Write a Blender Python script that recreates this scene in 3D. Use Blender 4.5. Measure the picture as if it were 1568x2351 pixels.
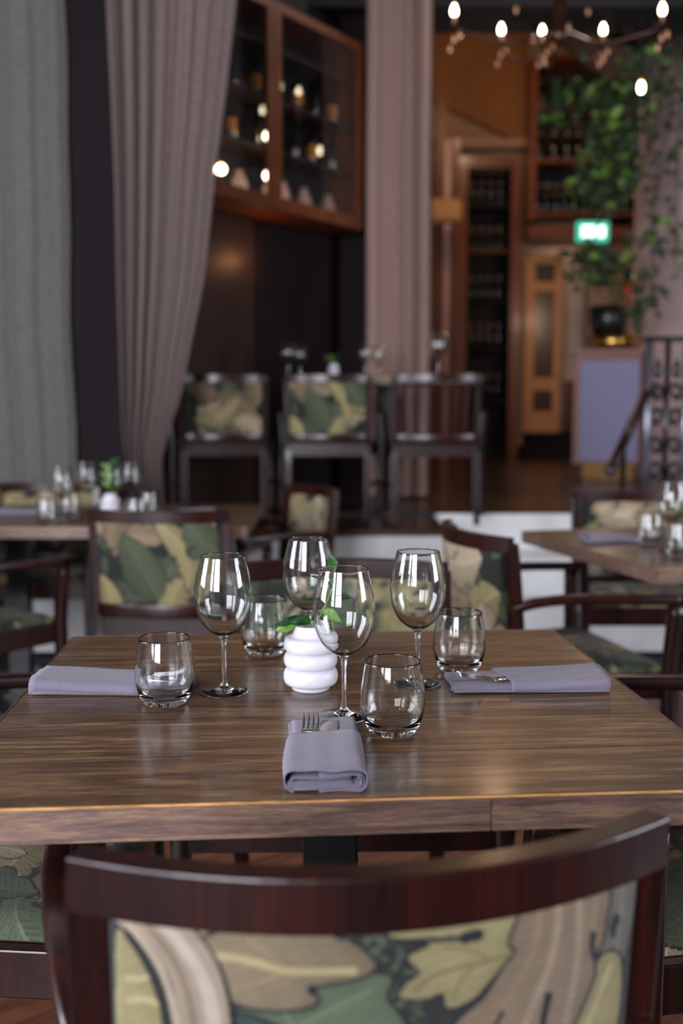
import bpy, math, random
import numpy as np
from mathutils import Vector, Matrix
R = math.radians
PI = math.pi
for o in list(bpy.data.objects): bpy.data.objects.remove(o)
SC = bpy.context.scene
COL = SC.collection
random.seed(7)

# ------------------------------------------------------------------ camera
F = 2286.0; PITCH = R(5.87); CAMZ = 1.17
cam_d = bpy.data.cameras.new('camera')
cam_d.sensor_fit = 'HORIZONTAL'; cam_d.sensor_width = 24.0; cam_d.lens = 24.0 * F / 1568
cam_d.clip_start = 0.02; cam_d.clip_end = 100
cam_d.dof.use_dof = True; cam_d.dof.focus_distance = 1.34; cam_d.dof.aperture_fstop = 2.5
cam_d.dof.aperture_blades = 0
cam = bpy.data.objects.new('camera', cam_d); COL.objects.link(cam)
cam.location = (0, 0, CAMZ); cam.rotation_euler = (PI/2 - PITCH, 0, 0)
SC.camera = cam
# ------------------------------------------------------------------ view / exposure
SC.view_settings.view_transform = 'Standard'; SC.view_settings.look = 'None'
SC.view_settings.gamma = 1.0; SC.view_settings.use_curve_mapping = False
SC.view_settings.exposure = 0.0
# ------------------------------------------------------------------ sky
wd = bpy.data.worlds.new('sky'); SC.world = wd; wd.use_nodes = True
wd.node_tree.nodes['Background'].inputs[0].default_value = (0.78, 0.84, 1.0, 1)
wd.node_tree.nodes['Background'].inputs[1].default_value = 2.0
# ------------------------------------------------------------------ daylight through the windows and the room's lamps
def area_light(name, loc, rot, sx, sy, power, color):
    l = bpy.data.lights.new(name, 'AREA'); l.shape = 'RECTANGLE'; l.size = sx; l.size_y = sy
    l.energy = power; l.color = color
    o = bpy.data.objects.new(name, l); o.location = loc; o.rotation_euler = rot; COL.objects.link(o); return o
def point_light(name, loc, power, color, r=0.04, spot=None, rot=None):
    l = bpy.data.lights.new(name, 'SPOT' if spot else 'POINT'); l.energy = power; l.color = color; l.shadow_soft_size = r
    if spot: l.spot_size = R(spot); l.spot_blend = 0.7
    o = bpy.data.objects.new(name, l); o.location = loc
    if rot: o.rotation_euler = rot
    COL.objects.link(o); return o
WINDOWS = [(-3.35, -1.75), (0.3, 1.9)]                   # y spans on the left wall
FWIN = [(-3.35, -0.85)]                  # x spans on the wall behind the camera
YN = -3.6
WZ0, WZ1 = 0.9, 3.4
RWIN = (-0.6, 1.6)
DAY = (0.90, 0.91, 1.0)
for i, (a, b) in enumerate(WINDOWS):
    area_light('window_daylight', (-3.72, (a+b)/2, (WZ0+WZ1)/2), (0, -PI/2, 0), WZ1-WZ0, b-a, (270, 230)[i], DAY)
for a, b in FWIN:
    area_light('window_daylight', ((a+b)/2, YN-0.22, (WZ0+WZ1)/2), (PI/2, 0, 0), b-a, WZ1-WZ0, 460, DAY)
area_light('window_daylight', (5.42, sum(RWIN)/2, 2.2), (0, PI/2, 0), 2.4, RWIN[1]-RWIN[0], 210, DAY)
WARM = (1.0, 0.48, 0.17)

# ------------------------------------------------------------------ helpers
def at(u, v, Y):
    a = (u-784)/F; b = -(v-1175)/F
    dx = a; dy = math.cos(PITCH)+b*math.sin(PITCH); dz = -math.sin(PITCH)+b*math.cos(PITCH)
    t = Y/dy
    return Vector((dx*t, Y, CAMZ+dz*t))
def tag(o, label=None, cat=None, group=None, kind=None):
    if label: o['label'] = label
    if cat: o['category'] = cat
    if group: o['group'] = group
    if kind: o['kind'] = kind
    return o
def empty(name, loc=(0,0,0), rz=0.0):
    o = bpy.data.objects.new(name, None); COL.objects.link(o); o.location = loc; o.rotation_euler = (0,0,rz)
    o.empty_display_size = 0.05; return o
def copy_tree(o, parent=None):
    c = o.copy(); COL.objects.link(c); c.parent = parent
    for ch in list(o.children): copy_tree(ch, c)
    return c
class MB:
    def __init__(s): s.v = []; s.f = []; s.sm = []
    def add(s, v, f, smooth=False):
        n = len(s.v); s.v += [tuple(p) for p in v]; s.f += [tuple(i+n for i in q) for q in f]; s.sm += [smooth]*len(f)
        return s
    def box(s, x0, x1, y0, y1, z0, z1, M=None):
        v = [Vector((x,y,z)) for x in (x0,x1) for y in (y0,y1) for z in (z0,z1)]
        if M is not None: v = [M @ p for p in v]
        return s.add(v, [(0,1,3,2),(4,6,7,5),(0,4,5,1),(2,3,7,6),(0,2,6,4),(1,5,7,3)])
    def lathe(s, prof, n=48, c=(0,0,0), closed=False):
        v = []; f = []
        for r, z in prof:
            for k in range(n):
                a = 2*PI*k/n; v.append((c[0]+r*math.cos(a), c[1]+r*math.sin(a), c[2]+z))
        m = len(prof)
        for i in range(m if closed else m-1):
            j = (i+1) % m
            for k in range(n):
                k2 = (k+1) % n; f.append((i*n+k, i*n+k2, j*n+k2, j*n+k))
        if not closed:
            if prof[0][0] > 1e-6: f.append(tuple(range(n))[::-1])
            if prof[-1][0] > 1e-6: f.append(tuple((m-1)*n+k for k in range(n)))
        return s.add(v, f, True)
    def sweep(s, path, sec, smooth=True, up=(0,0,1), cap=True):
        """sec: list of (a,b) section offsets, or a function i->list; a along side, b along up"""
        path = [Vector(p) for p in path]; N = len(path); v = []; f = []
        up = Vector(up)
        for i, p in enumerate(path):
            t = (path[min(i+1,N-1)] - path[max(i-1,0)]).normalized()
            side = t.cross(up)
            if side.length < 1e-4: side = t.cross(Vector((0,1,0)))
            side.normalize(); u = side.cross(t).normalized()
            sc = sec(i) if callable(sec) else sec
            for a, b in sc: v.append(p + side*a + u*b)
        m = len(sc)
        for i in range(N-1):
            for k in range(m):
                k2 = (k+1) % m; f.append((i*m+k, i*m+k2, (i+1)*m+k2, (i+1)*m+k))
        s.add(v, f, smooth)
        if cap:
            n = len(s.v)-len(v)
            s.f.append(tuple(n+k for k in range(m))[::-1]); s.sm.append(False)
            s.f.append(tuple(n+(N-1)*m+k for k in range(m))); s.sm.append(False)
        return s
    def tube(s, path, r, n=8):
        if callable(r): sec = lambda i: [(r(i)*math.cos(2*PI*k/n), r(i)*math.sin(2*PI*k/n)) for k in range(n)]
        else: sec = [(r*math.cos(2*PI*k/n), r*math.sin(2*PI*k/n)) for k in range(n)]
        return s.sweep(path, sec)
    def grid(s, fn, nu, nv):
        v = [fn(i/nu, j/nv) for j in range(nv+1) for i in range(nu+1)]
        f = [(j*(nu+1)+i, j*(nu+1)+i+1, (j+1)*(nu+1)+i+1, (j+1)*(nu+1)+i) for j in range(nv) for i in range(nu)]
        return s.add(v, f, True)
    def mesh(s, name):
        me = bpy.data.meshes.new(name); me.from_pydata(s.v, [], s.f)
        me.polygons.foreach_set('use_smooth', s.sm); me.update(); return me
    def build(s, name, mat, parent=None, bevel=0, loc=None, sub=0):
        me = s.mesh(name); me.materials.append(mat)
        import bmesh
        bm = bmesh.new(); bm.from_mesh(me); bmesh.ops.recalc_face_normals(bm, faces=bm.faces)
        if bevel:
            ed = [e for e in bm.edges if len(e.link_faces) == 2 and e.calc_face_angle(0) > 0.5]
            bmesh.ops.bevel(bm, geom=ed, offset=bevel, segments=2, affect='EDGES', clamp_overlap=True)
        bm.to_mesh(me); bm.free()
        return link(name, me, parent, loc)
def link(name, me, parent=None, loc=None):
    o = bpy.data.objects.new(name, me); COL.objects.link(o); o.parent = parent
    if loc is not None: o.location = loc
    return o
def rsec(w, h, r=0.004):
    """rounded rectangle section, w along side and h along up"""
    w /= 2; h /= 2; o = []
    for cx, cy, a0 in ((w-r,h-r,0),(-w+r,h-r,90),(-w+r,-h+r,180),(w-r,-h+r,270)):
        for k in range(3):
            a = R(a0+45*k); o.append((cx+r*math.cos(a), cy+r*math.sin(a)))
    return o
def cat(pts, n):
    """Catmull-Rom through pts"""
    P = [Vector(p) for p in pts]; P = [2*P[0]-P[1]] + P + [2*P[-1]-P[-2]]; out = []
    for i in range(1, len(P)-2):
        for k in range(n):
            t = k/n
            out.append(0.5*((2*P[i])+(P[i+1]-P[i-1])*t+(2*P[i-1]-5*P[i]+4*P[i+1]-P[i+2])*t*t+(3*P[i]-P[i-1]-3*P[i+1]+P[i+2])*t**3))
    out.append(P[-2]); return out

# ------------------------------------------------------------------ materials
def srgb(r, g, b):
    f = lambda c: (c/255/12.92) if c/255 <= 0.04045 else ((c/255+0.055)/1.055)**2.4
    return (f(r), f(g), f(b), 1)
def mat(name, color, rough=0.5, metal=0.0, coat=0.0, spec=0.5, sheen=0.0, coat_rough=0.1):
    m = bpy.data.materials.new(name); m.use_nodes = True; b = m.node_tree.nodes['Principled BSDF']
    b.inputs['Base Color'].default_value = color; b.inputs['Roughness'].default_value = rough
    b.inputs['Metallic'].default_value = metal; b.inputs['Coat Weight'].default_value = coat
    b.inputs['Coat Roughness'].default_value = coat_rough
    b.inputs['Specular IOR Level'].default_value = spec; b.inputs['Sheen Weight'].default_value = sheen
    return m
def nd(m, t, **k):
    n = m.node_tree.nodes.new(t)
    for a, b in k.items(): setattr(n, a, b)
    return n
def lk(m, a, b): m.node_tree.links.new(a, b)
def ramp(m, fac, stops):
    r = nd(m, 'ShaderNodeValToRGB'); e = r.color_ramp.elements
    while len(e) < len(stops): e.new(0.5)
    for el, (p, c) in zip(e, stops): el.position = p; el.color = c
    lk(m, fac, r.inputs[0]); return r
def noise(m, scale, vec=None, detail=4, rough=0.55, dist=0.0):
    n = nd(m, 'ShaderNodeTexNoise'); n.inputs['Scale'].default_value = scale; n.inputs['Detail'].default_value = detail
    n.inputs['Roughness'].default_value = rough; n.inputs['Distortion'].default_value = dist
    if vec is not None: lk(m, vec, n.inputs['Vector'])
    return n
def mapping(m, scale, rot=(0,0,0), rnd=True):
    tc = nd(m, 'ShaderNodeTexCoord'); mp = nd(m, 'ShaderNodeMapping')
    mp.inputs['Scale'].default_value = scale; mp.inputs['Rotation'].default_value = rot
    lk(m, tc.outputs['Object'], mp.inputs['Vector'])
    if rnd:
        oi = nd(m, 'ShaderNodeObjectInfo'); ml = nd(m, 'ShaderNodeMath', operation='MULTIPLY'); ml.inputs[1].default_value = 37
        lk(m, oi.outputs['Random'], ml.inputs[0]); ad = nd(m, 'ShaderNodeVectorMath', operation='ADD')
        lk(m, mp.outputs[0], ad.inputs[0]); lk(m, ml.outputs[0], ad.inputs[1]); return ad.outputs[0]
    return mp.outputs[0]
def bump(m, fac, strength, dist=0.001):
    b = nd(m, 'ShaderNodeBump'); b.inputs['Strength'].default_value = strength; b.inputs['Distance'].default_value = dist
    lk(m, fac, b.inputs['Height']); lk(m, b.outputs[0], m.node_tree.nodes['Principled BSDF'].inputs['Normal'])
def wood(name, dark, mid, light, rough=0.35, coat=0.3, axis='x', scale=1.0, coat_rough=0.15, bstr=0.25, var=0.2):
    m = mat(name, mid, rough, coat=coat, coat_rough=coat_rough); p = m.node_tree.nodes['Principled BSDF']
    s = {'x': (2.2, 34, 34), 'y': (34, 2.2, 34), 'z': (34, 34, 2.2)}[axis]
    v = mapping(m, [c*scale for c in s])
    n1 = noise(m, 1.0, v, 6, 0.65, 1.6); n2 = noise(m, 9.0, v, 6, 0.75, 0.3)
    mx = nd(m, 'ShaderNodeMix', data_type='FLOAT'); mx.inputs[0].default_value = 0.45
    lk(m, n1.outputs[0], mx.inputs[2]); lk(m, n2.outputs[0], mx.inputs[3])
    r = ramp(m, mx.outputs[0], [(0.37, dark), (0.5, mid), (0.63, light)])
    oi = nd(m, 'ShaderNodeObjectInfo'); mr = nd(m, 'ShaderNodeMapRange'); mr.inputs[3].default_value = 1-var; mr.inputs[4].default_value = 1+var
    lk(m, oi.outputs['Random'], mr.inputs[0])
    hs = nd(m, 'ShaderNodeHueSaturation'); lk(m, mr.outputs[0], hs.inputs['Value']); lk(m, r.outputs[0], hs.inputs['Color'])
    lk(m, hs.outputs[0], p.inputs['Base Color'])
    bump(m, mx.outputs[0], bstr, 0.0008)
    rr = nd(m, 'ShaderNodeMapRange'); rr.inputs[3].default_value = rough+0.12; rr.inputs[4].default_value = rough-0.08
    lk(m, mx.outputs[0], rr.inputs[0]); lk(m, rr.outputs[0], p.inputs['Roughness'])
    return m
def glass(name, col=(1,1,1,1), ior=1.5, rough=0.0):
    m = bpy.data.materials.new(name); m.use_nodes = True; nt = m.node_tree; nt.nodes.clear()
    g = nd(m, 'ShaderNodeBsdfGlass'); g.inputs['Color'].default_value = col; g.inputs['IOR'].default_value = ior; g.inputs['Roughness'].default_value = rough
    o = nd(m, 'ShaderNodeOutputMaterial'); lk(m, g.outputs[0], o.inputs[0]); return m
def emit(name, col, s):
    m = mat(name, col); p = m.node_tree.nodes['Principled BSDF']
    p.inputs['Emission Color'].default_value = col; p.inputs['Emission Strength'].default_value = s; return m

OAK = wood('table_oak', srgb(40,27,18), srgb(86,62,42), srgb(150,116,78), 0.34, 0.3, 'x', 1.0, 0.16, 0.35, 0.1)
FLOORW = wood('floor_wood', srgb(52,26,16), srgb(100,58,38), srgb(135,88,60), 0.4, 0.2, 'x', 0.6)
PLATW = wood('platform_wood', srgb(40,22,13), srgb(70,42,26), srgb(95,60,38), 0.28, 0.3, 'y', 0.5)
LACQ = wood('mahogany_lacquer', srgb(15,5,5), srgb(36,12,9), srgb(54,19,13), 0.32, 0.3, 'z', 0.3, 0.16, 0.03, 0.1)
LACQ.node_tree.nodes['Principled BSDF'].inputs['Specular IOR Level'].default_value = 0.3
ORANGEW = wood('cabinet_wood', srgb(70,32,12), srgb(105,52,20), srgb(128,68,30), 0.4, 0.2, 'z', 0.5)
PINE = wood('door_pine', srgb(140,88,44), srgb(178,118,62), srgb(200,140,80), 0.45, 0.1, 'z', 0.5)
BLACKM = mat('black_metal', srgb(16,16,20), 0.35, 0.0, coat=0.3)
IRON = mat('wrought_iron', srgb(22,22,28), 0.28, 0.4, coat=0.8, coat_rough=0.12)
STEEL = mat('steel', srgb(205,203,208), 0.14, 1.0)
BLADE = mat('brushed_steel', srgb(225,222,228), 0.32, 1.0)
CERAM = mat('white_ceramic', srgb(208,205,213), 0.45, coat=0.25, coat_rough=0.3)
GLASS = glass('clear_glass', (0.985, 0.995, 0.99, 1))
THIN = glass('pane_glass', (1,1,1,1), 1.45)
LEAF = mat('leaf_green', srgb(32,84,36), 0.42, spec=0.4)
LEAF2 = mat('leaf_pale', srgb(108,150,66), 0.5)
VINEL = mat('vine_leaf', srgb(105,142,55), 0.55)
VINEL2 = mat('vine_leaf_dark', srgb(48,66,36), 0.6)
VINES = mat('vine_stem', srgb(80,60,40), 0.7)
DARKW = mat('dark_plaster', srgb(27,20,24), 0.8, spec=.2)
DARKB = mat('dark_brown_panel', srgb(46,28,20), 0.5)
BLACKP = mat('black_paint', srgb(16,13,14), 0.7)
BEIGE = mat('beige_plaster', srgb(150,122,104), 0.8)
BEIGE2 = mat('cream_plaster', srgb(206,182,160), 0.8)
WARMLIT = mat('warm_lit_plaster', srgb(125,82,42), 0.8)
PINKC = mat('pink_plaster', srgb(205,176,172), 0.75)
MARBLE = mat('pale_stone', srgb(228,230,230), 0.35, coat=0.2)
CEILM = mat('ceiling_paint', srgb(70,50,40), 0.8)
ROOMW = mat('room_wall', srgb(140,132,132), 0.85)
BRASS = mat('brass', srgb(200,160,80), 0.25, 1.0)
DESKP = mat('slate_blue_panel', srgb(140,136,172), 0.5)
COPPERW = mat('desk_edge_wood', srgb(140,82,62), 0.45)
BOTTLE = mat('bottle_glass_dark', srgb(14,20,14), 0.12, coat=0.5)
BOTTLEC = mat('bottle_capsule', srgb(150,128,124), 0.5)
AMBER = mat('amber_label', srgb(214,140,50), 0.5)
BULB = emit('lamp_bulb', (1.0, 0.83, 0.55, 1), 22.0)
BRONZE = mat('dark_bronze', srgb(70,34,20), 0.3, 0.7, coat=0.4)
ARRIS = wood('highlight_oak', srgb(120,84,50), srgb(205,150,90), srgb(235,190,125), 0.4, 0.2, 'x', 1.6, 0.2, 0.2, 0.1)
GLINTIRON = mat('glint_metal', srgb(150,148,165), 0.3, 0.8)
OAKEDGE = wood('oak_edge', srgb(70,52,46), srgb(108,85,76), srgb(156,124,96), 0.4, 0.2, 'x', 1.6, 0.2, 0.35, 0.1)
SIGNG = emit('exit_green', (0.05, 0.50, 0.36, 1), 0.8)
SIGNW = emit('exit_white', (0.75, 1.0, 0.92, 1), 2.4)
SCONCE = mat('parchment_shade', srgb(190,145,95), 0.7)
for n_ in (DARKW, BEIGE, BEIGE2, WARMLIT, PINKC, MARBLE, ROOMW, CEILM, DARKB):     # slight mottling
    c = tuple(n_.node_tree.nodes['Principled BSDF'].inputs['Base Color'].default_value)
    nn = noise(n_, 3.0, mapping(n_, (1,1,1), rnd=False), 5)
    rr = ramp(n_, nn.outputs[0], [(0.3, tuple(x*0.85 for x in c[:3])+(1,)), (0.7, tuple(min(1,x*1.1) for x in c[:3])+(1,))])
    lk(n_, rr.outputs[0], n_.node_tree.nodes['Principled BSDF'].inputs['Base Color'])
def cloth(name, col, transl=0.25, weave=900, bstr=0.3):
    m = mat(name, col, 0.85, spec=0.2, sheen=0.15); p = m.node_tree.nodes['Principled BSDF']
    tc = nd(m, 'ShaderNodeTexCoord')
    v1 = nd(m, 'ShaderNodeMapping'); v1.inputs['Scale'].default_value = (weave, weave*0.12, weave); lk(m, tc.outputs['Object'], v1.inputs[0])
    v2 = nd(m, 'ShaderNodeMapping'); v2.inputs['Scale'].default_value = (weave*0.12, weave, weave); lk(m, tc.outputs['Object'], v2.inputs[0])
    a = noise(m, 1.0, v1.outputs[0], 2); b = noise(m, 1.0, v2.outputs[0], 2)
    ad = nd(m, 'ShaderNodeMath', operation='ADD'); lk(m, a.outputs[0], ad.inputs[0]); lk(m, b.outputs[0], ad.inputs[1])
    hf = nd(m, 'ShaderNodeMath', operation='MULTIPLY'); hf.inputs[1].default_value = 0.5; lk(m, ad.outputs[0], hf.inputs[0])
    r = ramp(m, hf.outputs[0], [(0.32, tuple(x*0.72 for x in col[:3])+(1,)), (0.68, tuple(min(1,x*1.25) for x in col[:3])+(1,))])
    lk(m, r.outputs[0], p.inputs['Base Color']); bump(m, hf.outputs[0], bstr, 0.0005)
    if transl:
        t = nd(m, 'ShaderNodeBsdfTranslucent'); lk(m, r.outputs[0], t.inputs[0])
        ms = nd(m, 'ShaderNodeMixShader'); ms.inputs[0].default_value = transl
        out = m.node_tree.nodes['Material Output']; lk(m, p.outputs[0], ms.inputs[1]); lk(m, t.outputs[0], ms.inputs[2]); lk(m, ms.outputs[0], out.inputs[0])
    return m
LINEN = cloth('lilac_grey_linen', srgb(116,110,125), 0.0, 1500, 0.5)
CURT = cloth('mauve_curtain', srgb(126,110,106), 0.25, 120, 0.1)
CURT2 = cloth('cream_curtain', srgb(184,156,146), 0.25, 120, 0.1)
SHEER = cloth('grey_sheer', srgb(124,122,118), 0.35, 120, 0.1)
def fabric_mat():
    m = mat('acanthus_fabric', (0.3,0.3,0.2,1), 0.8, spec=0.25, sheen=0.1); p = m.node_tree.nodes['Principled BSDF']
    at_ = nd(m, 'ShaderNodeAttribute', attribute_name='print')
    tc = nd(m, 'ShaderNodeTexCoord')
    w = nd(m, 'ShaderNodeTexWave', wave_type='BANDS', bands_direction='X'); w.inputs['Scale'].default_value = 260; w.inputs['Distortion'].default_value = 1.5
    w2 = nd(m, 'ShaderNodeTexWave', wave_type='BANDS', bands_direction='DIAGONAL'); w2.inputs['Scale'].default_value = 320; w2.inputs['Distortion'].default_value = 1.5
    lk(m, tc.outputs['Object'], w.inputs[0]); lk(m, tc.outputs['Object'], w2.inputs[0])
    mu = nd(m, 'ShaderNodeMath', operation='MULTIPLY'); lk(m, w.outputs['Fac'], mu.inputs[0]); lk(m, w2.outputs['Fac'], mu.inputs[1])
    n = noise(m, 60, tc.outputs['Object'], 4)
    ad = nd(m, 'ShaderNodeMath', operation='ADD'); lk(m, mu.outputs[0], ad.inputs[0]); lk(m, n.outputs[0], ad.inputs[1])
    mr = nd(m, 'ShaderNodeMapRange'); mr.inputs[1].default_value = 0.2; mr.inputs[2].default_value = 1.2; mr.inputs[3].default_value = 0.46; mr.inputs[4].default_value = 0.80
    lk(m, ad.outputs[0], mr.inputs[0])
    hs = nd(m, 'ShaderNodeHueSaturation'); lk(m, at_.outputs['Color'], hs.inputs['Color']); lk(m, mr.outputs[0], hs.inputs['Value'])
    lk(m, hs.outputs[0], p.inputs['Base Color']); bump(m, ad.outputs[0], 0.35, 0.0006)
    return m
FAB = fabric_mat()

# ------------------------------------------------------------------ the printed leaf pattern (colour per vertex)
C = lambda r,g,b: np.array(srgb(r,g,b)[:3])
NAVY = C(34,34,44)
def leafpaint(P, col, a, b, hw, colr, bend=0.0, lobes=0, depth=0.25, vein=None, rim=0.03, unit=1.0, k=0.8, hatch=0.0, outline=NAVY):
    ax, ay = a; dx, dy = b[0]-ax, b[1]-ay; L = math.hypot(dx, dy); dx /= L; dy /= L
    X = P[:,0]-ax; Y = P[:,1]-ay
    t = (X*dx+Y*dy)/L; s = (-X*dy+Y*dx)
    s = s - bend*L*(4*t*(1-t))
    tt = np.clip(t, 0, 1)
    w = hw*np.sin(PI*tt**k)**0.75
    if lobes:
        ph = (tt*lobes + 0.25*np.sign(s)) % 1.0
        w = w*(1-depth+depth*np.abs(np.sin(PI*ph))**0.5*1.3)
    ins = (t > 0) & (t < 1) & (np.abs(s) < w)
    out = (t > -0.02) & (t < 1.02) & (np.abs(s) < w+rim) & ~ins
    col[out] = outline
    base = np.tile(np.array(colr), (len(P),1))
    sh = 1.0 - 0.28*np.clip(np.abs(s)/(hw+1e-9),0,1)**2 + 0.10*np.sign(s)
    base = base*sh[:,None]
    q = (t*L + 0.9*np.abs(s)*1.0)
    if hatch:
        v = np.abs(((q/hatch) % 1.0)-0.5); m = v > 0.40
        base[m] *= 0.62
    v2 = np.abs(((q/(hw*0.62)) % 1.0)-0.5) > 0.455
    base[v2] = base[v2]*0.5 + (vein if vein is not None else np.array(colr)*1.4)*0.5
    mid = np.abs(s) < rim*0.55*(1.3-tt)
    base[mid] = (vein if vein is not None else np.array(colr)*1.5)
    col[ins] = base[ins]
def stroke(P, col, pts, r0, r1, colr, n=14):
    pts = [Vector((p[0], p[1], 0)) for p in pts]; cp = cat(pts, n); N = len(cp)
    for i, c in enumerate(cp):
        r = r0+(r1-r0)*i/(N-1)
        col[((P[:,0]-c.x)**2+(P[:,1]-c.y)**2) < r*r] = colr
TAN, BRN, OLV, CRM, GRN, DGR = C(150,132,104), C(134,116,92), C(164,152,108), C(186,168,140), C(94,104,80), C(60,66,52)
def pattern(P, seed, scale=1.0, hatch=0.0, dens=1.0, pale=False):
    """P in metres"""
    rnd = random.Random(seed); col = np.tile(C(44,48,42), (len(P),1))
    x0, x1, y0, y1 = P[:,0].min(), P[:,0].max(), P[:,1].min(), P[:,1].max()
    for i in range(int(60*(x1-x0)*(y1-y0)/0.16)):
        cx, cy = rnd.uniform(x0,x1), rnd.uniform(y0,y1); a = rnd.uniform(0,2*PI)
        l = 0.05*scale; leafpaint(P, col, (cx,cy), (cx+l*math.cos(a), cy+l*math.sin(a)), 0.011*scale, rnd.choice([GRN*0.7,DGR,GRN*0.8]), rim=0.0015)
    n = int(17*dens*(x1-x0)*(y1-y0)/0.16/scale**2)+4
    for i in range(n):
        cx, cy = rnd.uniform(x0,x1), rnd.uniform(y0,y1); a = rnd.uniform(0,2*PI); l = rnd.uniform(0.11,0.2)*scale
        c = rnd.choice([CRM,CRM*1.08,CRM*.9,TAN*1.15,OLV,GRN] if pale else [TAN,BRN,OLV,OLV,CRM,GRN,GRN*0.85])
        leafpaint(P, col, (cx-l/2*math.cos(a),cy-l/2*math.sin(a)), (cx+l/2*math.cos(a), cy+l/2*math.sin(a)), rnd.uniform(0.028,0.05)*scale, c,
                  rnd.uniform(-0.25,0.25), rnd.choice([0,3,4,5]), 0.35, rim=0.0028*scale, hatch=hatch)
    for i in range(n//2):
        cx, cy = rnd.uniform(x0,x1), rnd.uniform(y0,y1); a = rnd.uniform(0,2*PI)
        stroke(P, col, [(cx,cy),(cx+0.02*math.cos(a),cy+0.02*math.sin(a)),(cx+0.04*math.cos(a+.4),cy+0.04*math.sin(a+.4))], 0.0015, 0.0045, NAVY, 8)
    return col
def polyleaf(P, col, pts, colr, veins=(), rim=8, shade=None, outline=NAVY):
    """smooth closed outline filled with colr, dark rim, pale veins"""
    n = len(pts); Q = []
    for i in range(n):
        p0, p1, p2, p3 = (np.array(pts[(i+k-1) % n], float) for k in range(4))
        for k in range(6):
            t = k/6; Q.append(0.5*(2*p1+(p2-p0)*t+(2*p0-5*p1+4*p2-p3)*t*t+(3*p1-p0-3*p2+p3)*t**3))
    Q = np.array(Q); lo = Q.min(0)-rim; hi = Q.max(0)+rim
    idx = np.where((P[:,0] > lo[0]) & (P[:,0] < hi[0]) & (P[:,1] > lo[1]) & (P[:,1] < hi[1]))[0]
    if not len(idx): return
    X, Y = P[idx,0], P[idx,1]; ins = np.zeros(len(idx), bool); dmin = np.full(len(idx), 1e9)
    for a, b in zip(Q, np.roll(Q, -1, 0)):
        if a[1] != b[1]:
            c = ((a[1] > Y) != (b[1] > Y)) & (X < (b[0]-a[0])*(Y-a[1])/(b[1]-a[1])+a[0]); ins ^= c
        d = b-a; L2 = max(1e-9, d @ d); t = np.clip(((X-a[0])*d[0]+(Y-a[1])*d[1])/L2, 0, 1)
        dmin = np.minimum(dmin, np.hypot(X-a[0]-t*d[0], Y-a[1]-t*d[1]))
    col[idx[(dmin < rim) & ~ins]] = outline
    base = np.tile(np.array(colr), (len(idx),1))
    f = 0.84+0.16*np.clip(dmin/45, 0, 1); f = f*(0.96+0.05*np.sin(X*.11+Y*.23)+0.03*np.sin(X*.31-Y*.17))
    if shade is not None: f = f*(1+shade[0]*(X-X.mean())/300+shade[1]*(Y-Y.mean())/300)
    base = base*f[:,None]
    for vp, w, vc in veins:
        cp = np.array([(q.x, q.y) for q in cat([(a,b,0) for a,b in vp], 12)]); dv = np.full(len(idx), 1e9)
        for a in cp: dv = np.minimum(dv, np.hypot(X-a[0], Y-a[1]))
        k = np.clip(1.4-dv/w, 0, 1)[:,None]; base = base*(1-k)+np.array(vc)*k
    col[idx[ins]] = base[ins]
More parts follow.
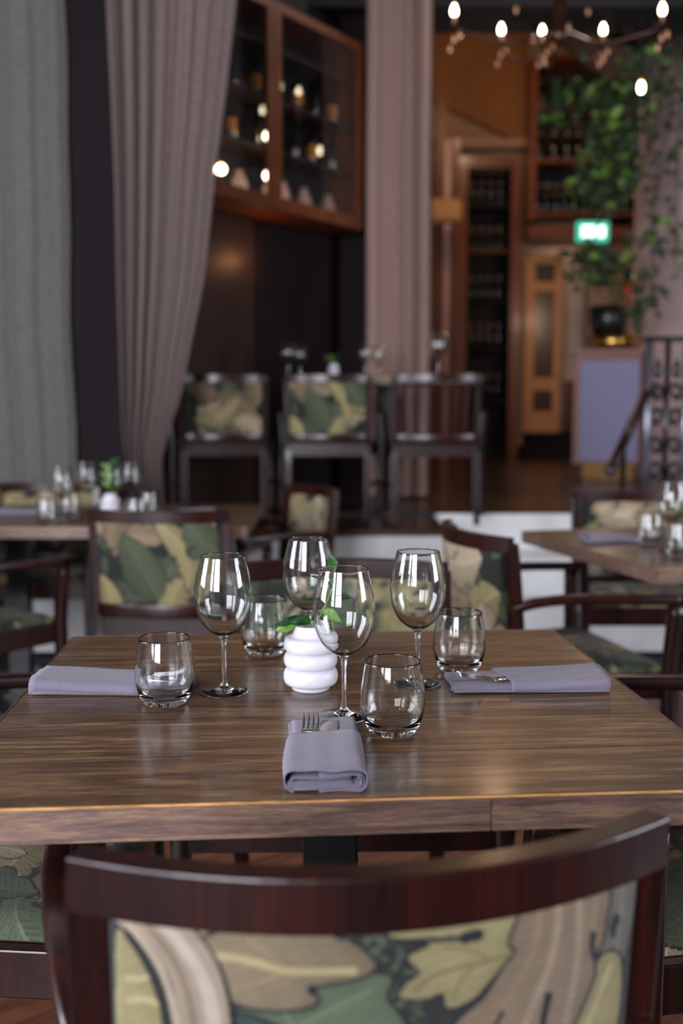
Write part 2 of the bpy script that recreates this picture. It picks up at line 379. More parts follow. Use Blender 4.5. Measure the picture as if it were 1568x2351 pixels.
def front_pattern(P):
    """the near chair back; leaves traced from the image, P in image pixels, x across, y down"""
    col = pattern((P-np.array([840,2110]))/2850, 91, 1.15); rnd = random.Random(3)
    z = (P[:,1] < 2400); col[z] = C(46,50,48)
    for i in range(120):
        cx, cy = rnd.uniform(690,900), rnd.uniform(2100,2400); a = rnd.uniform(0,2*PI)
        l = rnd.uniform(20,42); leafpaint(P, col, (cx,cy), (cx+l*math.cos(a), cy+l*math.sin(a)), 9, rnd.choice([GRN*.85,GRN*.6,GRN*.7]), rim=3)
    OL, TN, BR, PV = C(166,156,112), C(146,130,104), C(146,126,104), C(198,184,136)
    polyleaf(P, col, [(240,2110),(275,2135),(310,2210),(332,2290),(332,2360),(300,2430),(240,2420)], OL, [([(262,2210),(290,2212),(318,2205)],7,PV),([(265,2265),(300,2262),(328,2275)],6,PV)])
    polyleaf(P, col, [(365,2050),(470,2070),(600,2085),(560,2120),(480,2180),(430,2240),(405,2190)], OL, [([(410,2160),(450,2125),(500,2100)],9,C(190,180,130))])
    polyleaf(P, col, [(425,2210),(470,2275),(540,2300),(560,2380),(560,2470),(430,2480),(415,2340)], C(126,110,88))
    polyleaf(P, col, [(492,2305),(560,2288),(640,2302),(668,2288),(662,2252),(740,2222),(822,2228),(815,2280),(850,2330),(870,2400),(760,2450),(640,2480),(540,2400)], C(104,118,92),
             [([(560,2400),(650,2330),(780,2260)],6,C(126,140,110)),([(640,2345),(700,2360),(790,2370)],5,C(126,140,110)),([(620,2350),(600,2310)],4,C(126,140,110))])
    polyleaf(P, col, [(495,2312),(540,2320),(600,2355),(640,2400),(600,2440),(530,2400)], C(66,84,82))
    polyleaf(P, col, [(402,2150),(440,2118),(520,2102),(620,2106),(700,2124),(748,2152),(788,2195),(772,2220),(735,2232),(690,2238),(652,2252),(666,2284),(600,2300),(525,2290),(452,2252),(412,2205)], TN,
             [([(408,2170),(470,2166),(540,2184),(610,2206),(742,2210)],9,PV),([(470,2250),(540,2230),(600,2212)],5,C(160,144,112)),([(520,2130),(560,2160),(600,2196)],4,C(160,144,112))], shade=(-.25,.1))
    stroke(P, col, [(215,2010),(300,2060),(385,2160),(425,2260),(440,2420)], 52, 62, NAVY, 30)
    stroke(P, col, [(215,2010),(300,2060),(385,2160),(420,2260),(434,2420)], 46, 56, C(168,152,132), 40)
    stroke(P, col, [(300,2040),(385,2140),(438,2260),(455,2420)], 10, 18, C(196,184,168), 30)
    stroke(P, col, [(290,2060),(365,2170),(400,2290),(412,2420)], 7, 10, C(142,126,108), 30)
    stroke(P, col, [(262,2070),(330,2180),(362,2290),(372,2420)], 6, 8, C(188,172,148), 30)
    polyleaf(P, col, [(815,2128),(900,2112),(1000,2095),(1145,2060),(1125,2130),(1098,2160),(1108,2178),(1062,2232),(1012,2290),(956,2310),(942,2272),(900,2285),(846,2278),(858,2248),(888,2220),(860,2182),(905,2152)], OL,
             [([(1100,2185),(1010,2205),(930,2225),(880,2262)],6,C(132,118,78)),([(1050,2195),(1000,2170),(940,2160)],5,C(140,126,84)),([(1010,2210),(980,2250),(965,2290)],5,C(140,126,84))])
    stroke(P, col, [(845,2142),(930,2142),(985,2140)], 6, 7, NAVY); stroke(P, col, [(985,2140),(1015,2133)], 14, 15, NAVY)
    polyleaf(P, col, [(1345,2020),(1400,1990),(1450,1960),(1440,2120),(1405,2225),(1350,2210)], C(116,112,104), [([(1400,2010),(1395,2180)],7,C(134,130,120))])
    polyleaf(P, col, [(1330,2230),(1365,2188),(1410,2205),(1420,2351),(1380,2480),(1230,2500),(1295,2340)], OL, [([(1380,2220),(1340,2330),(1290,2450)],7,PV)])
    polyleaf(P, col, [(1135,2060),(1220,2045),(1348,2010),(1352,2110),(1345,2160),(1325,2198),(1332,2240),(1312,2300),(1285,2370),(1240,2500),(1000,2560),(950,2430),(985,2342),(1040,2292),(1080,2222),(1112,2176),(1095,2150)], BR,
             [([(1215,2050),(1205,2200),(1120,2440)],11,C(176,156,132)),([(1270,2040),(1278,2200),(1250,2440)],10,C(172,152,128)),([(1165,2080),(1150,2190),(1040,2400)],6,C(160,140,116)),([(1320,2050),(1318,2180)],6,C(160,140,116))])
    for a, b, r_ in (((1318,2140),(1325,2195),10),((1385,2100),(1380,2138),14),((1206,2292),(1194,2420),11),((1088,2330),(1050,2420),6),((538,2080),(534,2108),9),((705,2118),(716,2128),12),((655,2250),(662,2262),10)):
        stroke(P, col, [a, ((a[0]+b[0])/2-3, (a[1]+b[1])/2), b], r_, r_*0.7, NAVY)
    return col
def set_print(me, col):
    ca = me.color_attributes.new('print', 'FLOAT_COLOR', 'POINT')
    d = np.ones((len(me.vertices), 4), dtype=np.float32); d[:len(col), :3] = col
    ca.data.foreach_set('color', d.ravel())

# ------------------------------------------------------------------ setting: floors, walls, ceiling
def struct(o): o['kind'] = 'structure'; return o
XL, XR, YF, ZC = -3.5, 5.2, 12.2, 5.9
PZ = 0.6                                                  # platform height
fl = struct(MB().box(XL, XR, YN, 6.0, -0.12, -0.018).build('floor', BLACKP))
a = R(38); rot = Matrix.Rotation(a, 4, 'Z')
pl_me = {}
for ln in (1.1,):
    for i in range(-14, 34):
        for j in range(-3, 5):
            cx, cy = j*1.104 + (i % 3)*0.37, i*0.144
            w = rot @ Vector((cx, cy, 0))
            if -1.9 < w.x < 1.9 and 0.55 < w.y < 4.3:
                if 'p' not in pl_me:
                    o = MB().box(-0.55, 0.55, -0.071, 0.071, -0.018, 0).build('plank', FLOORW, fl, bevel=0.0012); pl_me['p'] = o.data
                else: o = link('plank', pl_me['p'], fl)
                o.location = (w.x, w.y, random.uniform(-0.0006, 0)); o.rotation_euler = (0, 0, a)
px_ = lambda u: at(u, 940, 12.0).x
# the raised platform and its stone steps
XS = 0.50
struct(MB().box(-1.6, XS, 4.74, 5.6, 0, PZ-0.03).box(XS, XR, 5.47, 5.6, 0, PZ-0.03).build('trim_1', MARBLE))
pf = MB().box(-1.6, XS, 4.72, YF, PZ-0.03, PZ).box(XS, XR, 5.45, YF, PZ-0.03, PZ).box(px_(990), XR, YF, YF+.5, PZ-.03, PZ).build('floor', PLATW); struct(pf)
st = empty('stone_steps', (0,0,0)); tag(st, 'pale stone steps rising from the dining floor to the raised platform', 'steps')
MB().box(XS+.004, 3.0, 4.74, 5.466, 0, 0.2).build('step', MARBLE, st, bevel=0.006)
MB().box(XS+.004, 3.0, 5.10, 5.466, 0.202, 0.4).build('step', MARBLE, st, bevel=0.006)
MB().box(XS+.004, 3.0, 5.42, 5.448, 0.402, 0.602).build('nosing', MARBLE, st, bevel=0.004)
# walls
wl = MB(); ys = [YN] + [c for w in WINDOWS for c in w] + [YF]
for i in range(0, len(ys), 2): wl.box(XL-0.2, XL, ys[i], ys[i+1], 0, ZC)
for a_, b_ in WINDOWS: wl.box(XL-0.2, XL, a_, b_, 0, WZ0); wl.box(XL-0.2, XL, a_, b_, WZ1, ZC)
struct(wl.build('wall_left', ROOMW))
for i, (a_, b_) in enumerate(WINDOWS):
    w = struct(empty('window_%d' % (i+1), (XL-0.1, (a_+b_)/2, WZ0))); hw = (b_-a_)/2; hh = WZ1-WZ0
    m = MB().box(-.04,.04,-hw,-hw+.07,0,hh).box(-.04,.04,hw-.07,hw,0,hh).box(-.04,.04,-hw,hw,0,.07).box(-.04,.04,-hw,hw,hh-.07,hh)
    m.build('window_frame', BLACKM, w)
    m = MB()
    for q in (-1/3, 1/3): m.box(-.02,.02,hw*q-.018,hw*q+.018,0,hh)
    for q in range(1,5): m.box(-.02,.02,-hw,hw,hh*q/5-.018,hh*q/5+.018)
    m.build('glazing_bar', BLACKM, w)
m = MB(); xs_ = [XL] + [c for w in FWIN for c in w] + [XR]
for i in range(0, len(xs_), 2): m.box(xs_[i], xs_[i+1], YN-0.2, YN, 0, ZC)
for a_, b_ in FWIN: m.box(a_, b_, YN-0.2, YN, 0, WZ0); m.box(a_, b_, YN-0.2, YN, WZ1, ZC)
struct(m.build('wall_front', ROOMW))
for i, (a_, b_) in enumerate(FWIN):
    w = struct(empty('window_%d' % (i+3), ((a_+b_)/2, YN-0.1, WZ0))); hw = (b_-a_)/2; hh = WZ1-WZ0
    w.name = 'window_3'
    MB().box(-hw,-hw+.07,-.04,.04,0,hh).box(hw-.07,hw,-.04,.04,0,hh).box(-hw,hw,-.04,.04,0,.07).box(-hw,hw,-.04,.04,hh-.07,hh).build('window_frame', BLACKM, w)
    m = MB().box(-.018,.018,-.02,.02,0,hh)
    for q in (2,3): m.box(-hw,hw,-.02,.02,hh*q/5-.018,hh*q/5+.018)
    m.build('glazing_bar', BLACKM, w)
struct(MB().box(XR, XR+0.2, YN, RWIN[0], 0, ZC).box(XR, XR+0.2, RWIN[1], YF, 0, ZC).box(XR, XR+0.2, RWIN[0], RWIN[1], 0, 1.0).box(XR, XR+0.2, RWIN[0], RWIN[1], 3.4, ZC).build('wall_right', ROOMW))
w = struct(empty('window_4', (XR+.1, sum(RWIN)/2, 1.0)))
MB().box(-.04,.04,-1.1,-1.03,0,2.4).box(-.04,.04,1.03,1.1,0,2.4).box(-.04,.04,-1.1,1.1,0,.07).box(-.04,.04,-1.1,1.1,2.33,2.4).build('window_frame', BLACKM, w)
MB().box(-.02,.02,-.02,.02,0,2.4).box(-.02,.02,-1.1,1.1,1.18,1.22).build('glazing_bar', BLACKM, w)
struct(MB().box(XL, XR, YN, YF, ZC, ZC+0.15).build('ceiling', CEILM))
# wall closing the left bay, behind the sheer
struct(MB().box(XL, -1.02, 5.25, 5.45, 0, ZC).build('wall_bay', ROOMW))
pil = MB().box(-0.145, 0.145, -0.12, 0.12, 0, ZC-0.01)
c0 = at(216, 600, 4.95)
struct(pil.build('trim_2', DARKW, loc=(c0.x, 5.05, 0)))
# diagonal wall carrying the bottle cabinet
CA = Vector((0.117, 6.5, 0)); CDIR = Vector((-0.6, -0.8, 0)).normalized(); CN = Vector((0.8, -0.6, 0)).normalized()
def dia(t, n, z): p = CA + CDIR*t + CN*n; return Vector((p.x, p.y, z))
def diabox(mb, t0, t1, n0, n1, z0, z1):
    M = Matrix(((CDIR.x, CN.x, 0, CA.x), (CDIR.y, CN.y, 0, CA.y), (0,0,1,0), (0,0,0,1)))
    return mb.box(t0, t1, n0, n1, z0, z1, M)
struct(diabox(MB(), -0.35, 1.9, -0.42, -0.30, 0, ZC).build('wall_diagonal', BLACKP))
dw = diabox(MB(), 0.70, 1.75, -0.30, -0.27, PZ, 2.3).build('trim_3', DARKB); struct(dw)
dw = diabox(MB(), -0.05, 0.70, -0.30, -0.26, PZ, 2.3).build('trim_4', DARKW); struct(dw)
p0, p1 = at(782, 500, 6.7), at(846, 500, 6.7)
struct(MB().box(p0.x, p1.x+0.02, 6.7, 7.0, PZ, ZC-0.01).build('trim_5', DARKW))
# dark header beam above the inner curtain
b0, b1 = at(840, 30, 6.62), at(1010, 30, 6.62)
hb = MB(); q0 = at(850, 40, 6.6); q1 = at(1000, 14, 6.6)
hb.box(-0.6, 4.5, 6.55, 7.0, q1.z-0.02, ZC-0.02); struct(hb.build('trim_6', BLACKP))

# back wall with its openings
YB = 12.0
def px(u, y=YB): return (u-784)/F*(y*1.0+0.0)*0.9999/ (math.cos(PITCH)) if False else at(u, 940, y).x
def pz(v, y=YB): return at(784, v, y).z
wb = MB().box(XL, px(1066), YB, YF, PZ, ZC).box(px(1066), px(1166), YB+.0, YF, pz(385), ZC).box(px(1166), px(1206), YB, YF, PZ, ZC)
wb.box(px(1206), px(1462), YB, YF, pz(500), pz(560)).box(px(1206), px(1462), YB, YF, pz(150), ZC).box(px(1345), px(1462), YB, YF, PZ, pz(500)).box(px(1462), XR, YB, YF, PZ, ZC)
struct(wb.build('wall_back', BEIGE))
struct(MB().box(px(1000), XR, YF+0.45, YF+0.5, PZ, ZC).box(px(1000), XR, YF-.01, YF+.5, ZC-.01, ZC+.1).box(px(1000)-.05, px(1000), YF, YF+.5, PZ, ZC).box(XR, XR+.05, YF, YF+.5, PZ, ZC).build('wall_back', BEIGE2))
struct(MB().box(px(990), px(1206), YB-0.16, YB, pz(345), pz(335)+0.05).build('trim_7', BEIGE))
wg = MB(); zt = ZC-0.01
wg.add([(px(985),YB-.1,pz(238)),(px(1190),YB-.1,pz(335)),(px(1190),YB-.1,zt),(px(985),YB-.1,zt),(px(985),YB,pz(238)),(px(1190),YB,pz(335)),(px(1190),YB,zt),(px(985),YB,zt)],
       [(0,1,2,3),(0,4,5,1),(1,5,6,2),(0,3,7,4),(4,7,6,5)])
struct(wg.build('trim_8', WARMLIT))  # orange-lit part of the beige wall, lamplight put into the panel colour
# wood architraves round the bottle cellar opening
def frame(name, u0, u1, v0, v1, w, y, mat_, par=None, d=0.08):
    m = MB(); ww = w/F*y
    x0, x1, z0, z1 = px(u0,y), px(u1,y), max(PZ, pz(v1,y)), pz(v0,y)
    m.box(x0-ww, x0, y-d, y, z0, z1+ww).box(x1, x1+ww, y-d, y, z0, z1+ww).box(x0, x1, y-d, y, z1, z1+ww)
    return m.build(name, mat_, par, bevel=0.004)
wf = empty('bottle_cellar', (px(1115), YB, PZ)); tag(wf, 'tall narrow dark bottle cellar in an orange wood frame on the back wall', 'wine cellar')
def child(o, par):
    o.parent = par; o.matrix_parent_inverse = Matrix.Translation(-Vector(par.location)); return o
child(frame('door_frame', 1066, 1164, 388, 1050, 24, YB-0.003, ORANGEW), wf)
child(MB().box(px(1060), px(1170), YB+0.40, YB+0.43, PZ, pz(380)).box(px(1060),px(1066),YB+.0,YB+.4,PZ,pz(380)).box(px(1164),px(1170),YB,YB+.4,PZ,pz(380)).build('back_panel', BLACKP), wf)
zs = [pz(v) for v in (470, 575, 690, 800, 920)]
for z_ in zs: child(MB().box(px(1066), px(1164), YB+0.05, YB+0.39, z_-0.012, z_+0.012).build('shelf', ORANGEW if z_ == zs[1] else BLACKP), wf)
# leaf of a side frame to the left of the cellar
sf = empty('side_frame', (px(1022), YB, PZ)); tag(sf, 'orange wood door frame standing left of the dark cellar opening', 'door frame')
m = MB().box(px(985), px(1006), YB-.5, YB-.42, PZ, pz(240)).box(px(1022), px(1038), YB-.5, YB-.42, PZ, pz(345))
child(m.build('upright', ORANGEW), sf)
child(MB().box(px(1006), px(1022), YB-.46, YB-.43, PZ, pz(345)).build('infill_panel', PINKC), sf)
sc = MB().box(-.17,.17,-.09,.09,-.12,.12).build('wall_light', SCONCE, bevel=0.03, loc=at(1022, 484, 11.2))
tag(sc, 'small box shaped parchment coloured wall light beside the inner curtain', 'wall light')

# shelf unit with bottles, upper right of the back wall
su = empty('bottle_shelves', (px(1330), YB, pz(500))); tag(su, 'high dark wooden shelf unit of bottles above the doorway', 'shelf unit')
m = MB(); x0, x1 = px(1200), px(1470)
for a_, b_ in ((x0-.05, x0+.03), (x1-.03, x1+.03)): child(MB().box(a_, b_, YB-.42, YB-.003, pz(520), pz(155)).build('side_panel', ORANGEW), su)
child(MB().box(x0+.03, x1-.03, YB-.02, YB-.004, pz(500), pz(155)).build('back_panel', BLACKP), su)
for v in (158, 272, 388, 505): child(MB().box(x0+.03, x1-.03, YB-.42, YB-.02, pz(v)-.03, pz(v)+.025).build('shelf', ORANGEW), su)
child(MB().box(x0-.05, x1+.03, YB-.46, YB-.05, pz(560), pz(535)).build('cornice', ORANGEW), su)
def bottle_mesh(label_mat=None, h=0.30, r=0.038, cap=BOTTLEC, clean='bottle'):
    root = empty(clean)
    MB().lathe([(r*.9,0),(r,.006),(r,h*.6),(r*.85,h*.68),(r*.4,h*.76),(r*.34,h*.9),(r*.34,h*.97),(0,h*.97)], 16).build('body', BOTTLE, root)
    MB().lathe([(r*.40,h*.84),(r*.42,h*.86),(r*.42,h),(0,h)], 12).build('capsule', cap, root)
    if label_mat: MB().lathe([(r*1.02,h*.2),(r*1.03,h*.21),(r*1.03,h*.52),(r*1.02,h*.53)], 16).build('label_band', label_mat, root)
    return root
def bottle_flat(name, kind='upright'):
    return bottle_mesh()
b0 = bottle_mesh(); first = [True]
ORD = ('first','second','third','fourth','fifth','sixth','seventh','eighth','ninth','tenth','eleventh','twelfth','thirteenth')
def put(proto, loc, label, cat_, group, rot=None, scale=1.0):
    if 'used' not in proto: o = proto; proto['used'] = 1
    else: o = copy_tree(proto)
    o.location = loc; o.scale = (scale,)*3
    if rot: o.rotation_euler = rot
    if 'used' in o and o is not proto: del o['used']
    return tag(o, label, cat_, group)
for v, nb, lab in ((272, 7, 'top'), (388, 9, 'middle'), (505, 13, 'bottom')):
    for i in range(nb):
        x = x0+.10 + (x1-x0-.2)*(i+random.uniform(-.1,.1)*(0 < i < nb-1))/(nb-1)
        put(b0, (x, YB-.22, pz(v)+.026), '%s dark bottle from the left on the %s shelf of the high wall unit' % (ORD[i], lab), 'bottle', 'bottles on the %s shelf of the high unit' % lab, scale=1.15)
for z_, lab in zip(zs, ('topmost','second','third','fourth','lowest')):
    for i in range(4):
        put(b0, (px(1066)+.09+.11*i, YB+.2, z_+.0125), '%s dark bottle from the left on the %s shelf of the narrow cellar' % (ORD[i], lab), 'bottle', 'bottles on the %s cellar shelf' % lab)
# exit sign
ex = empty('exit_sign', at(1360, 532, 10.5)); tag(ex, 'lit green emergency exit sign hanging in front of the doorway head', 'sign')
MB().box(-.165,.165,-.03,.03,-.10,.10).build('housing', SIGNG, ex, bevel=0.008)
m = MB().box(-.115,.02,-.034,-.031,-.055,.055); m.box(.045,.12,-.034,-.031,-.055,.055)
m.build('pictogram', SIGNW, ex)
MB().box(-.10,-.09,-.005,.005,.10,ZC-ex.location.z-.002).box(.09,.10,-.005,.005,.10,ZC-ex.location.z-.002).build('hanging_rod', BLACKM, ex)
# doorway with open glazed pine door
zd = PZ+0.30
struct(MB().box(px(1190), px(1350), YB-.35, YB+.1, PZ, PZ+.15).box(px(1200), px(1345), YB-.0, YF+.44, PZ, zd).build('trim_9', DARKW))
dd = empty('glazed_door', (px(1238), YB-.1, zd)); tag(dd, 'open pale pine door with three dark glass panes at the back', 'door')
hw = (px(1281)-px(1200))/2; hh = pz(588)-zd
m = MB().box(-hw,-hw+.11,-.02,.02,0,hh).box(hw-.08,hw,-.02,.02,0,hh)
for f0, f1 in ((0,.12),(.24,.31),(.80,.85),(.95,1)): m.box(-hw+.11,hw-.08,-.02,.02,hh*f0,hh*f1)
m.build('door_frame', PINE, dd)
for f0, f1 in ((.12,.24),(.31,.80),(.85,.95)): MB().box(-hw+.11,hw-.08,-.006,.006,hh*f0,hh*f1).build('pane', mat('brown_glass', srgb(62,40,28), 0.25), dd)
bd = MB().box(px(1290),px(1345),YF+.38,YF+.44,zd+.002,pz(870)).box(px(1300),px(1312),YF+.36,YF+.38,pz(870)-.3,pz(850)).build('low_screen', ORANGEW); tag(bd, 'low brown wooden screen just inside the back doorway', 'screen')
# column right
cc = at(1464, 400, 8.7); RC = 0.42
colm = MB().lathe([(RC+.05,0),(RC+.05,.2),(RC,.24),(RC,ZC-PZ-.3),(RC+.05,ZC-PZ-.2),(RC+.05,ZC-PZ-.005)], 40).build('trim_10', PINKC, loc=(cc.x+RC, 8.7, PZ)); struct(colm)
# dark red-brown roof beam
p0, p1 = at(1235, -30, 8.0), at(1440, 120, 8.9)
m = MB(); d_ = (p1-p0); p0 = p0-d_*0.6; p1 = p1+d_*0.15
m.sweep([p0, p1], rsec(.42, .34, .01), False); rb = m.build('trim_11', wood('beam_wood', srgb(40,12,8), srgb(66,24,14), srgb(84,34,20), .6, 0, 'x')); struct(rb)

# ------------------------------------------------------------------ bottle cabinet on the diagonal wall
CBZ, CTZ = at(825, 530, 6.5).z, at(825, 104, 6.5).z
cab = empty('bottle_cabinet', dia(0.8, -0.13, CBZ)); tag(cab, 'orange wood framed glass fronted bottle cabinet high on the diagonal dark wall', 'cabinet')
def cb(name, mat_, *boxes, bevel=0.004):
    m = MB()
    for b in boxes: diabox(m, *b)
    return child(m.build(name, mat_, bevel=bevel), cab)
T1 = 1.72; D0 = -0.255
cb('case', ORANGEW, (0,T1,D0,0,CBZ,CBZ+.035), (0,T1,D0,0,CTZ-.035,CTZ), (0,.03,D0,0,CBZ+.035,CTZ-.035), (T1-.03,T1,D0,0,CBZ+.035,CTZ-.035))
cb('back_panel', BLACKP, (.03,T1-.03,D0,D0+.012,CBZ+.035,CTZ-.035), bevel=0)
Hc = CTZ-CBZ
for k, zf in enumerate((.30,.55,.80)): cb('shelf', DARKB, (.03,T1-.03,D0+.012,-.03,CBZ+Hc*zf-.01,CBZ+Hc*zf+.01), bevel=0)
for t0, t1 in ((.003,.85),(.856,T1-.003)):
    dr = empty('door', (0,0,0)); child(dr, cab)
    m = MB(); w = .055
    for b in ((t0,t0+w,.002,.03,CBZ,CTZ),(t1-w,t1,.002,.03,CBZ,CTZ),(t0+w,t1-w,.002,.03,CBZ,CBZ+w+.02),(t0+w,t1-w,.002,.03,CTZ-w,CTZ)): diabox(m, *b)
    f = m.build('door_frame', ORANGEW, bevel=.004); f.parent = dr; dr.matrix_parent_inverse = Matrix.Translation(-Vector(cab.location))
    g = diabox(MB(), t0+w, t1-w, .012, .017, CBZ+w+.02, CTZ-w).build('pane', THIN); g.parent = dr
bp = bottle_mesh(None, 0.27, 0.035, cap=BOTTLE)
ba = bottle_mesh(AMBER, 0.27, 0.035, cap=BOTTLE)
ZS = [CBZ+.036, CBZ+Hc*.30+.011, CBZ+Hc*.55+.011, CBZ+Hc*.80+.011]
for k, n in ((1, 9), (2, 9)):
    for i in range(n):
        t = .12+(T1-.24)*i/(n-1)+random.uniform(-.03,.03)*(0<i<n-1)
        am = i % 2 == (k % 2)
        put(ba if am else bp, dia(t, -.13, ZS[k]), '%s %s from the right on the %s shelf of the glass cabinet' % (ORD[i], 'amber labelled bottle' if am else 'bottle, a dark one,', ('lower','middle')[k-1]), 'bottle', 'bottles on the %s cabinet shelf' % ('lower','middle')[k-1], scale=.9)
jar = MB().lathe([(.03,0),(.045,.02),(.05,.08),(.035,.13),(.02,.15),(.025,.17),(0,.17)], 20).build('ceramic_jar', mat('dull_white_ceramic', srgb(205,170,155), .5))
for i, t in enumerate((.18,.42,.62,.74,1.0,1.3)):
    o = jar if i == 0 else jar.copy()
    if i: COL.objects.link(o)
    o.location = dia(t, -.12, ZS[0]); tag(o, '%s from the right of the small pale jars at the bottom of the glass cabinet' % ORD[i], 'jar', 'pale jars at the bottom of the cabinet')
# added glowing bulbs, standing for lights reflected in the cabinet glass
def candle_bulb_mesh():
    return MB().lathe([(0,-.022),(.008,-.02),(.0115,-.008),(.0115,.004),(.007,.02),(0,.034)], 14).mesh('bulb')
for i, (u, v) in enumerate(((486,387),(507,388),(615,312),(615,403))):
    # find the cabinet point under that direction: intersect with the plane n=-0.02
    o_ = Vector((0,0,CAMZ)); d_ = at(u, v, 1.0)-o_; P0 = dia(0,-.03,0); tt = (P0-o_).dot(CN)/d_.dot(CN); p = o_+d_*tt
    l = empty('cabinet_glint', p); s = MB().lathe([(0,-.027),(.018,-.02),(.027,0),(.018,.02),(0,.027)], 16).build('bulb', BULB, l)
    MB().lathe([(.012,.02),(.014,.03),(.014,.05),(0,.05)], 12).build('holder', BRASS, l)
    tag(l, ('leftmost of the two small round glints showing through the draped curtain', 'right one of the two small round glints by the draped curtain edge', 'small round glint high by the cabinet door post', 'small dim round glint low by the cabinet door post')[i], 'light')

# ------------------------------------------------------------------ curtains
def curtain(name, y, edge, z0, z1, folds, amp, mat_, label, seed=1, nz=60, group=None):
    """edge(z)->(xl,xr)"""
    rnd = random.Random(seed); ph = [rnd.uniform(0,6.28) for _ in range(4)]
    def fn(u, v):
        z = z0+(z1-z0)*v; xl, xr = edge(z); w = xr-xl
        uu = u + .012*math.sin(9*u+ph[0]) + .006*math.sin(3*v*4+ph[1])
        sq = min(1.0, w/0.5)
        yy = y + amp*math.sin(2*PI*folds*u+ph[2]+.8*math.sin(2.1*v+ph[3]))*(.6+.4*math.sin(5*u+ph[1])) + amp*.28*math.sin(2*PI*folds*2.3*u+ph[0])
        return (xl+w*uu, yy, z)
    m = MB().grid(fn, folds*14, nz); o = m.build(name, mat_); return tag(o, label, 'curtain', group)
def interp(pts):
    def f(z):
        for (za, a), (zb, b) in zip(pts, pts[1:]):
            if z <= zb: return a+(b-a)*max(0,(z-za))/(zb-za)
        return pts[-1][1]
    return f
Y1 = 4.68
pr = [(1150,375),(1060,368),(1000,385),(900,420),(800,440),(650,472),(500,490),(400,500),(200,530),(0,556),(-250,580)]
plf = [(1150,318),(1060,292),(1000,280),(900,278),(650,272),(400,270),(0,262),(-250,256)]
fr = interp([(at(0,v,Y1).z, at(u,940,Y1).x) for v,u in pr]); fl_ = interp([(at(0,v,Y1).z, at(u,940,Y1).x) for v,u in plf])
curtain('draped_curtain', Y1, lambda z: (fl_(z), fr(z)), 0.05, 3.6, 7, .034, CURT, 'mauve grey curtain drawn together low, hanging beside the dark pillar', 4)
xl, xr = at(-420,940,4.9).x, at(176,940,4.9).x
curtain('sheer_curtain', 4.9, lambda z: (xl+.02, xr+.004*math.sin(z*7)), 0.03, 3.9, 7, .03, SHEER, 'grey sheer curtain at the left edge, left of the dark pillar', 8)
xa, xb = at(838,940,6.52).x, at(985,940,6.52).x
q = at(850, 60, 6.52)
curtain('cream_curtain', 6.40, lambda z: (xa, xb), PZ+.02, at(900,40,6.36).z+.3, 4, .07, CURT2, 'cream pleated curtain hanging in front of the orange door frame', 3)

# ------------------------------------------------------------------ chairs
HB = 0.83
def arc_y(x, B=0.072, W=0.245): return -B*(1-(x/W)**2)
CH = {}
def build_chair_meshes():
    def k(name, mb, mat_=LACQ, bevel=0):
        o = mb.build(name, mat_, bevel=bevel); CH[name] = o.data; bpy.data.objects.remove(o)
    # top rail: arc in plan
    xs = [-.240+.480*i/24 for i in range(25)]
    k('top_rail', MB().sweep([(x, arc_y(x)-.002, HB-.023) for x in xs], rsec(.026,.044,.0022), False))
    k('lower_rail', MB().sweep([(x*.93, arc_y(x)*.8+.028, .475) for x in xs], rsec(.024,.05,.004)))
    # rear leg with post
    for s, nm in ((-1,'rear_leg_left'),(1,'rear_leg_right')):
        pts = cat([(s*.232,.0,HB-.02),(s*.232,.012,.70),(s*.228,.03,.48),(s*.226,.03,.36),(s*.226,-.015,.15),(s*.226,-.06,0)], 6)
        k(nm, MB().sweep(pts, rsec(.034,.030,.003), False, up=(0,1,0)))
        pts = cat([(s*.300,.455,.0),(s*.298,.452,.25),(s*.296,.45,.45),(s*.312,.455,.640)], 6)
        k('front_leg_%s' % ('left' if s<0 else 'right'), MB().sweep(pts, rsec(.036,.036,.005), up=(0,1,0)))
        pts = cat([(s*.236,.006,.630),(s*.253,.06,.650),(s*.270,.14,.660),(s*.289,.24,.660),(s*.303,.35,.656),(s*.308,.475,.650)], 5)
        n = len(pts)
        k('armrest_%s' % ('left' if s<0 else 'right'), MB().sweep(pts, lambda i: rsec(.024+.007*min(1,i/8), .026, .006)))
    # seat rails
    k('seat_rail_front', MB().box(-.282,.282,.436,.466,.370,.44), bevel=.003)
    k('seat_rail_back', MB().box(-.212,.212,.018,.044,.370,.44), bevel=.003)
    for s in (-1,1):
        pts = [(s*.226,.044,.405),(s*.280,.436,.405)]
        k('seat_rail_%s' % ('left' if s<0 else 'right'), MB().sweep(pts, rsec(.026,.070,.003), False))
    for s in (-1,1):
        k('stretcher_%s' % s, MB().sweep([(s*.226,-.01,.20),(s*.298,.45,.20)], rsec(.018,.025,.003), False))
build_chair_meshes()
